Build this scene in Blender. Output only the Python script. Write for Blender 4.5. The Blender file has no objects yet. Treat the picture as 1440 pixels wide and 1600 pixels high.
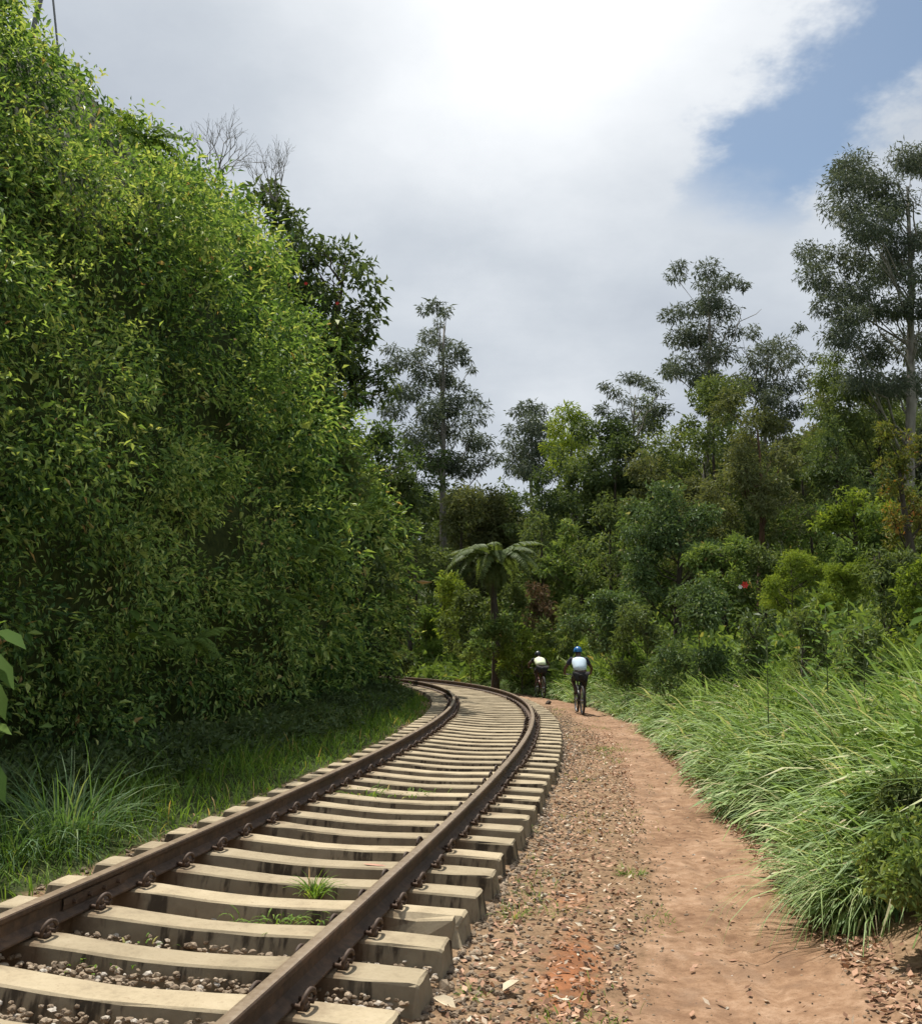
import bpy, math, random
import numpy as np
from mathutils import Vector, Matrix

# ------------------------------------------------------------------ camera, sky, sun, exposure
SC = bpy.context.scene
COL = SC.collection
R = math.radians
F = 1550.0                      # focal length in photo pixels (1440 wide)
HC = 1.6333                     # camera height above the sleepers beside it
PITCH = math.atan((1030.6 - 800) / F)

cam = bpy.data.cameras.new("camera")
cam.sensor_fit = 'HORIZONTAL'
cam.sensor_width = 36.0
cam.lens = F / 1440 * 36.0
cam.clip_start = 0.05
cam.clip_end = 3000
camo = bpy.data.objects.new("camera", cam)
COL.objects.link(camo)
camo.location = (0, 0, HC)
camo.rotation_euler = (math.pi / 2 + PITCH, 0, 0)
SC.camera = camo

SUN_AZ, SUN_EL = R(-29), R(65)   # azimuth clockwise from +Y
SUN_DIR = Vector((math.sin(SUN_AZ) * math.cos(SUN_EL), math.cos(SUN_AZ) * math.cos(SUN_EL), math.sin(SUN_EL)))
sun = bpy.data.lights.new("sun", 'SUN')
sun.energy = 4.9
sun.angle = R(0.6)
sun.color = (1.0, 0.95, 0.86)
suno = bpy.data.objects.new("sun", sun)
COL.objects.link(suno)
suno.location = (0, 0, 60)
suno.rotation_euler = SUN_DIR.to_track_quat('Z', 'Y').to_euler()

SC.view_settings.view_transform = 'Standard'
SC.view_settings.look = 'None'
SC.view_settings.exposure = 0.32
SC.view_settings.gamma = 1.0
SC.view_settings.use_curve_mapping = False
SC.render.engine = 'CYCLES'
SC.cycles.use_denoising = True
SC.cycles.denoising_prefilter = 'FAST'
SC.cycles.use_adaptive_sampling = True
SC.cycles.adaptive_threshold = 0.02
SC.cycles.max_bounces = 5
SC.cycles.diffuse_bounces = 2
SC.cycles.glossy_bounces = 2
SC.cycles.transmission_bounces = 4
SC.cycles.transparent_max_bounces = 4
SC.cycles.sample_clamp_indirect = 6.0


def at(px, py, Y):
    """photo pixel -> world point at distance Y along +Y"""
    u = (px - 720) / F
    v = (800 - py) / F
    c, s = math.cos(PITCH), math.sin(PITCH)
    d = (u, c - v * s, s + v * c)
    t = Y / d[1]
    return Vector((d[0] * t, Y, HC + d[2] * t))


def pxm(Y):
    return F / Y


class NT:
    """small node-tree helper"""
    def __init__(self, tree):
        self.t = tree

    def n(self, kind, **kw):
        x = self.t.nodes.new(kind)
        for k, v in kw.items():
            setattr(x, k, v)
        return x

    def set(self, node, key, val):
        if isinstance(val, bpy.types.NodeSocket):
            self.t.links.new(val, node.inputs[key])
        else:
            node.inputs[key].default_value = val

    def math(self, op, a, b=None, c=None, clamp=False):
        m = self.n('ShaderNodeMath', operation=op, use_clamp=clamp)
        for i, v in enumerate((a, b, c)):
            if v is not None:
                self.set(m, i, v)
        return m.outputs[0]

    def mapr(self, v, a, b, c, d, smooth=True):
        m = self.n('ShaderNodeMapRange')
        if smooth:
            m.interpolation_type = 'SMOOTHSTEP'
        for i, x in enumerate((v, a, b, c, d)):
            self.set(m, i, x)
        return m.outputs[0]

    def mix(self, f, a, b, mode='MIX'):
        m = self.n('ShaderNodeMix', data_type='RGBA', blend_type=mode)
        self.set(m, 0, f)
        self.set(m, 6, a if isinstance(a, bpy.types.NodeSocket) else (*a, 1))
        self.set(m, 7, b if isinstance(b, bpy.types.NodeSocket) else (*b, 1))
        return m.outputs[2]

    def noise(self, vec, scale, detail=4, rough=.55, dist=0.0):
        m = self.n('ShaderNodeTexNoise')
        if vec is not None:
            self.set(m, 'Vector', vec)
        m.inputs['Scale'].default_value = scale
        m.inputs['Detail'].default_value = detail
        m.inputs['Roughness'].default_value = rough
        m.inputs['Distortion'].default_value = dist
        return m.outputs[0]

    def ramp(self, v, stops):
        m = self.n('ShaderNodeValToRGB')
        e = m.color_ramp.elements
        while len(e) < len(stops):
            e.new(.5)
        for i, (p, c) in enumerate(stops):
            e[i].position = p
            e[i].color = (*c, 1)
        self.set(m, 0, v)
        return m.outputs[0]

    def attr(self, name):
        return self.n('ShaderNodeAttribute', attribute_name=name)

    def scale(self, vec, s):
        m = self.n('ShaderNodeMapping')
        self.set(m, 0, vec)
        m.inputs['Scale'].default_value = s
        return m.outputs[0]

    def bump(self, h, strength, dist):
        m = self.n('ShaderNodeBump')
        m.inputs['Strength'].default_value = strength
        m.inputs['Distance'].default_value = dist
        self.set(m, 'Height', h)
        return m.outputs[0]


# ---- world: a Nishita sky with a broken layer of cloud in front of it
def sky_plane(px, py):
    d = at(px, py, 10) - Vector((0, 0, HC))
    d.normalize()
    return (d.x / (d.z + .25), d.y / (d.z + .25))


def build_world():
    w = bpy.data.worlds.new("World")
    SC.world = w
    w.use_nodes = True
    t = w.node_tree
    t.nodes.clear()
    h = NT(t)
    out = h.n('ShaderNodeOutputWorld')
    bg = h.n('ShaderNodeBackground')
    bg.inputs[1].default_value = 0.083
    t.links.new(bg.outputs[0], out.inputs[0])
    sky = h.n('ShaderNodeTexSky', sky_type='NISHITA')
    sky.sun_disc = False
    sky.sun_elevation = SUN_EL
    sky.sun_rotation = SUN_AZ
    sky.altitude = 1200
    sky.air_density = 1.1
    sky.dust_density = 1.6
    co = h.n('ShaderNodeTexCoord').outputs['Generated']
    sep = h.n('ShaderNodeSeparateXYZ')
    t.links.new(co, sep.inputs[0])
    x, y, z = sep.outputs
    zz = h.math('ADD', h.math('MAXIMUM', z, 0.0), .25)
    px = h.math('DIVIDE', x, zz)
    py = h.math('DIVIDE', y, zz)
    comb = h.n('ShaderNodeCombineXYZ')
    t.links.new(px, comb.inputs[0])
    t.links.new(py, comb.inputs[1])
    P = comb.outputs[0]
    big = h.noise(P, 1.5, 2, .5, 0)
    fine = h.noise(P, 4.2, 6, .62, 0)
    # one long rift in the cloud: distance to a line on the cloud plane
    a = Vector(sky_plane(1185, 300))
    b = Vector(sky_plane(1385, 40))
    d = (b - a).normalized()
    nrm = Vector((-d.y, d.x))
    off = nrm.dot(a)
    dist = h.math('SUBTRACT', h.math('ADD', h.math('MULTIPLY', px, nrm.x), h.math('MULTIPLY', py, nrm.y)), off)
    along = h.math('SUBTRACT', h.math('ADD', h.math('MULTIPLY', px, d.x), h.math('MULTIPLY', py, d.y)), d.dot(a))
    wob = h.math('MULTIPLY_ADD', h.math('SUBTRACT', fine, .5), .42, h.math('MULTIPLY', h.math('SUBTRACT', big, .5), .2))
    e = h.math('ADD', h.math('ABSOLUTE', h.math('ADD', dist, .0)), wob)
    rift = h.mapr(e, .035, .125, 1, 0)
    rift = h.math('MULTIPLY', rift, h.mapr(h.math('ADD', along, h.math('MULTIPLY', wob, .6)), -.12, .04, 0, 1))
    cover = h.math('SUBTRACT', 1.0, h.math('MULTIPLY', rift, .93))
    # cloud brightness: grey bases, white where the layer is thin, plus a placed glow away from the sun
    dirn = h.n('ShaderNodeVectorMath', operation='DOT_PRODUCT')
    t.links.new(co, dirn.inputs[0])
    g = (at(905, -140, 10) - Vector((0, 0, HC))).normalized()
    dirn.inputs[1].default_value = g
    glow = h.math('POWER', h.math('MAXIMUM', dirn.outputs['Value'], 0.0), 30.0)
    br = h.math('MULTIPLY_ADD', h.math('SUBTRACT', big, .5), 1.15, .585)
    br = h.math('MULTIPLY_ADD', h.math('SUBTRACT', fine, .5), .36, br)
    br = h.math('MULTIPLY_ADD', glow, .68, br)
    br = h.math('MAXIMUM', br, .40)
    col = h.ramp(h.math('MULTIPLY', br, .7), [(0.25, (.44, .49, .57)), (.45, (.60, .65, .71)), (.75, (.93, .96, .99)), (1, (1.25, 1.25, 1.24))])
    col = h.mix(1.0, col, (10, 10, 10), 'MULTIPLY')
    blue = h.mix(1.0, sky.outputs[0], (1.4, 1.35, 1.2), 'MULTIPLY')
    fin = h.mix(cover, blue, col)
    t.links.new(fin, bg.inputs[0])


build_world()

# ------------------------------------------------------------------ helpers: meshes and properties
RNG = np.random.default_rng(11)
random.seed(5)


def tag(o, label=None, cat=None, group=None, kind=None):
    for k, v in (('label', label), ('category', cat), ('group', group), ('kind', kind)):
        if v:
            o[k] = v
    return o


def empty(name, loc=(0, 0, 0), rz=0.0):
    o = bpy.data.objects.new(name, None)
    o.empty_display_size = .1
    COL.objects.link(o)
    o.location = loc
    o.rotation_euler = (0, 0, rz)
    return o


def mesh_np(name, V, faces, rnd=None, mats=(), mi=None, smooth=False, attrs=None):
    """faces: list of integer arrays (n,k)"""
    me = bpy.data.meshes.new(name)
    V = np.asarray(V, np.float32).reshape(-1, 3)
    me.vertices.add(len(V))
    me.vertices.foreach_set('co', V.ravel())
    faces = [np.asarray(f, np.int32) for f in faces if len(f)]
    loops = np.concatenate([f.ravel() for f in faces])
    sizes = np.concatenate([np.full(len(f), f.shape[1], np.int32) for f in faces])
    starts = np.concatenate([[0], np.cumsum(sizes)[:-1]]).astype(np.int32)
    me.loops.add(len(loops))
    me.loops.foreach_set('vertex_index', loops)
    me.polygons.add(len(sizes))
    me.polygons.foreach_set('loop_start', starts)
    for m in mats:
        me.materials.append(m)
    if mi is not None:
        me.polygons.foreach_set('material_index', np.asarray(mi, np.int32))
    me.update(calc_edges=True)
    me.polygons.foreach_set('use_smooth', np.full(len(sizes), smooth))
    if rnd is not None:
        a = me.attributes.new('rnd', 'FLOAT', 'POINT')
        a.data.foreach_set('value', np.asarray(rnd, np.float32))
    for k, v in (attrs or {}).items():
        a = me.attributes.new(k, 'FLOAT', 'POINT')
        a.data.foreach_set('value', np.asarray(v, np.float32))
    me.validate()
    return me


def obj(name, me, parent=None):
    o = bpy.data.objects.new(name, me)
    COL.objects.link(o)
    if parent is not None:
        o.parent = parent
    return o


class MB:
    """collects verts + faces (numpy) for one mesh"""
    def __init__(self):
        self.v, self.f3, self.f4, self.r, self.n = [], [], [], [], 0
        self.m3, self.m4 = [], []

    def add(self, V, f3=None, f4=None, rnd=None, m=0):
        V = np.asarray(V, float).reshape(-1, 3)
        self.v.append(V)
        if f3 is not None and len(f3):
            self.f3.append(np.asarray(f3, int) + self.n)
            self.m3.append(np.full(len(f3), m))
        if f4 is not None and len(f4):
            self.f4.append(np.asarray(f4, int) + self.n)
            self.m4.append(np.full(len(f4), m))
        self.r.append(np.full(len(V), .5) if rnd is None else np.broadcast_to(np.asarray(rnd, float), (len(V),)))
        self.n += len(V)

    def tube(self, pts, rad, sides=6, m=0, rnd=None, cap=True):
        P = np.asarray(pts, float)
        n = len(P)
        rad = np.broadcast_to(np.asarray(rad, float), (n,))
        T = np.gradient(P, axis=0)
        T /= np.linalg.norm(T, axis=1)[:, None] + 1e-9
        up = np.array([0, 0, 1.]) if abs(T[0][2]) < .9 else np.array([1., 0, 0])
        U = np.cross(T, up)
        U /= np.linalg.norm(U, axis=1)[:, None] + 1e-9
        W = np.cross(T, U)
        a = np.arange(sides) / sides * 2 * math.pi
        V = P[:, None] + rad[:, None, None] * (np.cos(a)[None, :, None] * U[:, None] + np.sin(a)[None, :, None] * W[:, None])
        i = np.arange(n - 1)[:, None] * sides
        j = np.arange(sides)[None]
        k = (j + 1) % sides
        f4 = np.stack([i + j, i + k, i + sides + k, i + sides + j], -1).reshape(-1, 4)
        V = V.reshape(-1, 3)
        f3 = []
        if cap:
            V = np.concatenate([V, P[:1], P[-1:]])
            a0, a1 = n * sides, n * sides + 1
            b = (n - 1) * sides
            f3 = [(a0, int(k[0][q]), q) for q in range(sides)] + [(a1, b + q, b + int(k[0][q])) for q in range(sides)]
        self.add(V, f3, f4, rnd, m)

    def box(self, c, s, M=None, m=0, taper=1.0):
        x, y, z = [q / 2 for q in s]
        V = np.array([(-x, -y, -z), (x, -y, -z), (x, y, -z), (-x, y, -z), (-x * taper, -y * taper, z), (x * taper, -y * taper, z), (x * taper, y * taper, z), (-x * taper, y * taper, z)])
        if M is not None:
            V = V @ np.asarray(M).T
        self.add(V + np.asarray(c), None, [(3, 2, 1, 0), (4, 5, 6, 7), (0, 1, 5, 4), (1, 2, 6, 5), (2, 3, 7, 6), (3, 0, 4, 7)], m=m)

    def mesh(self, name, mats, smooth=False):
        V = np.concatenate(self.v)
        fs, mi = [], []
        if self.f3:
            fs.append(np.concatenate(self.f3))
            mi.append(np.concatenate(self.m3))
        if self.f4:
            fs.append(np.concatenate(self.f4))
            mi.append(np.concatenate(self.m4))
        return mesh_np(name, V, fs, np.concatenate(self.r), mats, np.concatenate(mi), smooth)

    def build(self, name, mats, parent=None, smooth=False):
        if not isinstance(mats, (list, tuple)):
            mats = [mats]
        return obj(name, self.mesh(name, mats, smooth), parent)


def unit(a):
    return a / (np.linalg.norm(a, axis=-1, keepdims=True) + 1e-9)


def leaf_arrays(P, D, N, L, W, fold=.25, droop=.15, long=False):
    """folded leaf blades: P base points, D axis, N rough normal; 2 (or 6) triangles each"""
    D = unit(D)
    S = unit(np.cross(D, N))
    N = unit(np.cross(S, D))
    L = L[:, None]
    W = W[:, None]
    n = len(P)
    if not long:
        mid = P + D * L * .45
        V = np.stack([P, mid + S * W * .5 + N * W * fold, P + D * L - N * L * droop, mid - S * W * .5 + N * W * fold], 1)
        b = np.arange(n)[:, None] * 4
        T = np.concatenate([b + np.array([[0, 1, 2]]), b + np.array([[0, 2, 3]])])
        return V.reshape(-1, 3), T, 4
    c1 = P + D * L * .33
    c2 = P + D * L * .68 - N * L * droop * .35
    tip = P + D * L - N * L * droop
    up = N * W * fold
    V = np.stack([P, c1 + S * W * .46 + up, c2 + S * W * .40 + up, tip, c2 - S * W * .40 + up, c1 - S * W * .46 + up, c1, c2], 1)
    b = np.arange(n)[:, None] * 8
    T = np.concatenate([b + np.array([[q]]).reshape(1, 3) for q in ((0, 1, 6), (1, 2, 7), (1, 7, 6), (2, 3, 7), (7, 3, 4), (6, 7, 4), (6, 4, 5), (0, 6, 5))])
    return V.reshape(-1, 3), T, 8


def blade_arrays(P, H, L, W, lean, rng, segs=4, curl=1.0, twist=.6):
    """arching grass blades: P roots, H horizontal heading (n,2), lean 0..1"""
    n = len(P)
    h = np.concatenate([H, np.zeros((n, 1))], 1)
    side = np.stack([-H[:, 1], H[:, 0], np.zeros(n)], 1)
    tw = (rng.random(n) - .5) * twist * 2
    side = unit(side * np.cos(tw)[:, None] + h * np.sin(tw)[:, None] + np.array([0, 0, 1.]) * (rng.random(n)[:, None] - .5) * .5)
    ang0 = lean * .9
    pts = [P]
    cur = P
    for k in range(segs):
        a = ang0 + (k + .5) / segs * curl * (0.6 + lean)
        st = (L / segs)[:, None]
        cur = cur + st * (h * np.sin(a)[:, None] + np.array([0, 0, 1.]) * np.cos(a)[:, None])
        pts.append(cur)
    prof = [.5, 1.0, .9, .6, .35][:segs] if segs > 2 else [.9, .8]
    V = []
    for k in range(segs):
        w = (W * prof[k] * .5)[:, None]
        V += [pts[k] - side * w, pts[k] + side * w]
    V.append(pts[segs])
    V = np.stack(V, 1)
    m = 2 * segs + 1
    b = np.arange(n)[:, None] * m
    T = []
    for k in range(segs - 1):
        q = 2 * k
        T += [(q, q + 1, q + 3), (q, q + 3, q + 2)]
    q = 2 * (segs - 1)
    T.append((q, q + 1, q + 2))
    T = np.concatenate([b + np.array([t]) for t in T])
    return V.reshape(-1, 3), T, m


_ph = RNG.random((6, 2)) * 20


def vnoise(x, y, sc, seed=0):
    """cheap smooth noise in about -1..1"""
    x = np.asarray(x) * sc + 13.1 * seed
    y = np.asarray(y) * sc - 7.7 * seed
    v = 0
    for i, (fx, fy, a) in enumerate(((1, .35, .5), (-.5, 1.1, .5), (1.9, -1.3, .3), (.8, 2.3, .3), (-3.1, 1.7, .2), (2.6, 3.9, .15))):
        v = v + a * np.sin(fx * x + fy * y + _ph[i, 0] + seed)
    return v / 1.2


# ------------------------------------------------------------------ materials
MATS = {}


def new_mat(name):
    m = bpy.data.materials.new(name)
    m.use_nodes = True
    t = m.node_tree
    t.nodes.clear()
    h = NT(t)
    out = h.n('ShaderNodeOutputMaterial')
    p = h.n('ShaderNodeBsdfPrincipled')
    t.links.new(p.outputs[0], out.inputs[0])
    MATS[name] = m
    return m, h, p, out


LEAF_GAIN = 1.55


def leaf_mat(name, stops, trans=.38, rough=.5, spec=.3, tint=(1.25, 1.2, .55)):
    m, h, p, out = new_mat(name)
    col = h.ramp(h.attr('rnd').outputs['Fac'], [(q, (min(.6, k[0] * LEAF_GAIN * 1.16), min(.6, k[1] * LEAF_GAIN), min(.6, k[2] * LEAF_GAIN * 1.18))) for q, k in stops])
    h.set(p, 'Base Color', col)
    p.inputs['Roughness'].default_value = max(rough + .12, .56)
    p.inputs['Specular IOR Level'].default_value = spec * .45
    tr = h.n('ShaderNodeBsdfTranslucent')
    h.set(tr, 0, h.mix(1.0, col, tint, 'MULTIPLY'))
    mx = h.n('ShaderNodeMixShader')
    mx.inputs[0].default_value = trans
    h.t.links.new(p.outputs[0], mx.inputs[1])
    h.t.links.new(tr.outputs[0], mx.inputs[2])
    h.t.links.new(mx.outputs[0], out.inputs[0])
    return m


def G(*c):
    return c


leaf_mat('leaf_hill', [(0, G(.021, .054, .016)), (.3, G(.060, .13, .033)), (.6, G(.145, .255, .062)), (.88, G(.29, .41, .12)), (1, G(.27, .18, .08))], .36, .45, .6)
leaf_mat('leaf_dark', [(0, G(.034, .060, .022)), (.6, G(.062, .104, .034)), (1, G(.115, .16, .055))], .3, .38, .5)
leaf_mat('leaf_gum', [(0, G(.048, .072, .044)), (.6, G(.078, .108, .066)), (1, G(.13, .16, .10))], .25, .45, .4, (1.1, 1.1, .7))
leaf_mat('leaf_mid', [(0, G(.046, .075, .025)), (.6, G(.085, .132, .042)), (1, G(.155, .20, .07))], .35, .45, .4)
leaf_mat('leaf_olive', [(0, G(.06, .082, .032)), (.6, G(.098, .128, .05)), (1, G(.155, .18, .075))], .3, .5, .3)
leaf_mat('leaf_yellow', [(0, G(.07, .12, .02)), (.6, G(.13, .20, .03)), (1, G(.22, .28, .05))], .4, .5, .3)
leaf_mat('leaf_glossy', [(0, G(.042, .075, .026)), (.6, G(.072, .13, .044)), (.88, G(.13, .19, .07)), (1, G(.28, .31, .16))], .28, .3, .6)
leaf_mat('leaf_rust', [(0, G(.06, .09, .02)), (.45, G(.10, .13, .03)), (.72, G(.15, .14, .035)), (.86, G(.30, .13, .04)), (1, G(.36, .12, .04))], .35, .5, .3)
leaf_mat('leaf_brown', [(0, G(.05, .06, .025)), (.5, G(.09, .07, .035)), (1, G(.14, .10, .05))], .2, .6, .2, (1.1, 1, .8))
leaf_mat('leaf_fern', [(0, G(.05, .095, .02)), (.6, G(.085, .15, .032)), (1, G(.15, .22, .055))], .38, .6, .12)
leaf_mat('leaf_under', [(0, G(.045, .085, .022)), (.5, G(.09, .155, .04)), (.88, G(.17, .24, .07)), (1, G(.2, .15, .07))], .36, .5, .4)
leaf_mat('leaf_broad', [(0, G(.04, .09, .018)), (1, G(.08, .145, .03))], .45, .6, .06)
leaf_mat('grass_tall', [(0, G(.055, .11, .030)), (.4, G(.125, .22, .06)), (.75, G(.215, .32, .11)), (.93, G(.33, .41, .19)), (1, G(.38, .32, .17))], .33, .45, .75, (1.1, 1.12, .65))
leaf_mat('grass_short', [(0, G(.045, .10, .015)), (.6, G(.085, .17, .025)), (.93, G(.15, .23, .045)), (1, G(.28, .22, .09))], .4, .5, .3)
leaf_mat('grass_tuft', [(0, G(.04, .10, .03)), (.7, G(.075, .15, .05)), (1, G(.15, .21, .09))], .35, .4, .45)
leaf_mat('litter', [(0, G(.10, .065, .035)), (.4, G(.20, .135, .075)), (.8, G(.32, .23, .13)), (1, G(.45, .36, .24))], .12, .7, .15, (1, .95, .8))


def bark_mat(name, c1, c2, sc=9):
    m, h, p, out = new_mat(name)
    co = h.n('ShaderNodeTexCoord').outputs['Object']
    n = h.noise(h.scale(co, (1, 1, .25)), sc, 5, .65)
    h.set(p, 'Base Color', h.ramp(n, [(.3, c1), (.7, c2)]))
    p.inputs['Roughness'].default_value = .85
    h.set(p, 'Normal', h.bump(n, .6, .02))
    return m


bark_mat('bark_dark', (.035, .027, .02), (.09, .07, .05))
bark_mat('bark_pale', (.15, .135, .11), (.33, .30, .25), 5)
bark_mat('bark_red', (.07, .035, .02), (.15, .08, .045))
bark_mat('bark_grey', (.13, .115, .10), (.24, .22, .19))
bark_mat('twig_green', (.05, .075, .025), (.10, .12, .04))


def plain_mat(name, c, rough=.6, metal=0.0, var=.15, spec=.5):
    m, h, p, out = new_mat(name)
    co = h.n('ShaderNodeTexCoord').outputs['Object']
    n = h.noise(co, 14, 4)
    h.set(p, 'Base Color', h.ramp(n, [(.3, tuple(x * (1 - var) for x in c)), (.7, tuple(x * (1 + var) for x in c))]))
    p.inputs['Roughness'].default_value = rough
    p.inputs['Metallic'].default_value = metal
    p.inputs['Specular IOR Level'].default_value = spec
    return m


def soil_mat(name, scatter=True):
    m, h, p, out = new_mat(name)
    geo = h.n('ShaderNodeNewGeometry').outputs['Position']
    n1 = h.noise(geo, 1.3, 5, .6)
    n2 = h.noise(geo, 9, 5, .65)
    n3 = h.noise(geo, 48, 4, .7)
    ground = h.ramp(h.math('MULTIPLY_ADD', n3, .45, h.math('MULTIPLY', n2, .55)), [(.33, (.10, .060, .034)), (.5, (.225, .145, .084)), (.66, (.36, .25, .155))])
    path = h.ramp(h.math('MULTIPLY_ADD', n2, .5, h.math('MULTIPLY', n1, .5)), [(.38, (.175, .098, .056)), (.5, (.28, .168, .10)), (.62, (.39, .255, .165))])
    path = h.mix(h.mapr(n3, .52, .70, 0, .6), path, (.15, .09, .052))
    path = h.mix(h.mapr(h.noise(geo, 3.6, 4, .6), .48, .68, 0, .55), path, (.20, .125, .08))
    red = h.ramp(n2, [(.35, (.16, .05, .018)), (.65, (.33, .125, .05))])
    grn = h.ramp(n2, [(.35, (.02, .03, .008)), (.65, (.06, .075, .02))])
    a = h.attr('path').outputs['Fac']
    k = h.mapr(h.math('ADD', a, h.math('MULTIPLY_ADD', h.math('SUBTRACT', n2, .5), .9, h.math('MULTIPLY', h.math('SUBTRACT', n3, .5), .6))), .25, .75, 0, 1)
    col = h.mix(k, ground, path)
    r = h.mapr(h.math('ADD', h.attr('red').outputs['Fac'], h.math('SUBTRACT', n2, .5)), .3, .8, 0, .85)
    col = h.mix(r, col, red)
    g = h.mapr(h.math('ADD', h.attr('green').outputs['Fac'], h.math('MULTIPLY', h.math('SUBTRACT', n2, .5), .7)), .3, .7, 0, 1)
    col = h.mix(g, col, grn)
    h.set(p, 'Base Color', col)
    p.inputs['Roughness'].default_value = .93
    p.inputs['Specular IOR Level'].default_value = .15
    hh = h.math('MULTIPLY_ADD', n3, .35, n2)
    h.set(p, 'Normal', h.bump(hh, .55, .03))
    return m


soil_mat('soil')


def concrete_mat():
    m, h, p, out = new_mat('concrete')
    tc = h.n('ShaderNodeTexCoord').outputs['Object']
    info = h.n('ShaderNodeObjectInfo').outputs['Random']
    off = h.n('ShaderNodeVectorMath', operation='ADD')
    h.set(off, 0, tc)
    cb = h.n('ShaderNodeCombineXYZ')
    h.set(cb, 0, h.math('MULTIPLY', info, 37.0))
    h.set(cb, 1, h.math('MULTIPLY', info, 11.0))
    h.t.links.new(cb.outputs[0], off.inputs[1])
    co = off.outputs[0]
    n1 = h.noise(co, 3.2, 5, .6)
    n2 = h.noise(co, 26, 5, .7)
    base = h.ramp(h.math('MULTIPLY_ADD', n2, .4, h.math('MULTIPLY', n1, .6)), [(.3, (.26, .205, .136)), (.5, (.41, .335, .22)), (.68, (.49, .41, .28))])
    # water streaks and grime that run down the side faces of the castings
    st = h.noise(h.scale(co, (13, 13, .7)), 1.0, 4, .6)
    big = h.noise(co, 2.1, 2)
    sepn = h.n('ShaderNodeSeparateXYZ')
    h.t.links.new(h.n('ShaderNodeTexCoord').outputs['Normal'], sepn.inputs[0])
    side = h.mapr(h.math('ABSOLUTE', sepn.outputs[2]), .35, .75, 1, 0)
    old = h.ramp(n1, [(.3, (.16, .13, .09)), (.7, (.29, .245, .175))])
    col = h.mix(h.math('MULTIPLY', side, .8), base, old)
    k = h.math('MULTIPLY', h.mapr(h.math('MULTIPLY_ADD', st, .6, h.math('MULTIPLY', big, .4)), .5, .60, 0, .85), side)
    col = h.mix(k, col, (.035, .027, .02))
    # rust and dust gathered round the rail seats, and a tone of its own for each casting
    sx = h.n('ShaderNodeSeparateXYZ')
    h.t.links.new(tc, sx.inputs[0])
    seat = h.math('ABSOLUTE', h.math('SUBTRACT', h.math('ABSOLUTE', sx.outputs[0]), .8725))
    seat = h.math('ADD', seat, h.math('MULTIPLY', h.math('SUBTRACT', n1, .5), .35))
    col = h.mix(h.mapr(seat, .05, .24, .75, 0), col, (.115, .066, .036))
    tone = h.mapr(h.math('FRACT', h.math('MULTIPLY', info, 7.3)), 0, 1, .80, 1.08, False)
    cc = h.n('ShaderNodeCombineColor')
    for q in range(3):
        h.set(cc, q, tone)
    col = h.mix(1.0, col, cc.outputs[0], 'MULTIPLY')
    dirt = h.mapr(n2, .56, .72, 0, .6)
    col = h.mix(dirt, col, (.22, .15, .09))
    h.set(p, 'Base Color', col)
    p.inputs['Roughness'].default_value = .88
    p.inputs['Specular IOR Level'].default_value = .2
    h.set(p, 'Normal', h.bump(h.math('MULTIPLY_ADD', n2, .6, n1), .35, .012))
    return m


concrete_mat()


def rust_mat(name, c, rough, metal=0.0, sc=18):
    m, h, p, out = new_mat(name)
    co = h.n('ShaderNodeTexCoord').outputs['Object']
    n = h.noise(co, sc, 6, .7)
    n2 = h.noise(co, 2.3, 3)
    v = h.math('MULTIPLY_ADD', n, .6, h.math('MULTIPLY', n2, .4))
    h.set(p, 'Base Color', h.ramp(v, [(.32, c[0]), (.5, c[1]), (.68, c[2])]))
    p.inputs['Roughness'].default_value = rough
    p.inputs['Metallic'].default_value = metal
    h.set(p, 'Normal', h.bump(n, .3, .004))
    return m


rust_mat('rail_rust', [(.030, .018, .011), (.075, .045, .027), (.15, .085, .046)], .78)
rust_mat('rail_top', [(.19, .13, .08), (.30, .225, .155), (.40, .315, .225)], .36, .45)
rust_mat('clip_rust', [(.035, .02, .012), (.075, .042, .024), (.11, .062, .036)], .7)


def stone_mat():
    m, h, p, out = new_mat('stone')
    col = h.ramp(h.attr('rnd').outputs['Fac'], [(0, (.06, .042, .028)), (.35, (.17, .12, .075)), (.7, (.30, .225, .15)), (.93, (.42, .335, .24)), (1, (.50, .45, .38))])
    geo = h.n('ShaderNodeNewGeometry').outputs['Position']
    n = h.noise(geo, 60, 4, .7)
    col = h.mix(h.mapr(n, .4, .7, 0, .5), col, (.15, .10, .06))
    h.set(p, 'Base Color', col)
    p.inputs['Roughness'].default_value = .85
    h.set(p, 'Normal', h.bump(n, .5, .01))
    return m


stone_mat()
plain_mat('skin', (.085, .048, .032), .5, var=.08)
plain_mat('cloth_blue', (.62, .76, .88), .8, var=.05)
plain_mat('cloth_navy', (.02, .025, .05), .8)
plain_mat('cloth_black', (.016, .015, .016), .85)
plain_mat('cloth_lime', (.74, .82, .56), .8, var=.05)
plain_mat('helmet_blue', (.02, .14, .36), .3)
plain_mat('helmet_dark', (.025, .03, .035), .35)
plain_mat('tyre', (.018, .017, .016), .8)
plain_mat('alloy', (.45, .45, .46), .35, .8)
plain_mat('frame_black', (.025, .025, .028), .35)
plain_mat('frame_red', (.13, .035, .02), .35)
plain_mat('white_plastic', (.78, .78, .76), .5, var=.06)
plain_mat('galvanised', (.19, .19, .19), .5, .4)
plain_mat('red_petal', (.62, .04, .03), .5)
plain_mat('orange_petal', (.7, .16, .03), .5)
plain_mat('red_paint', (.42, .22, .15), .8, var=.35)
plain_mat('pale_leaf', (.55, .46, .32), .8)

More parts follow.
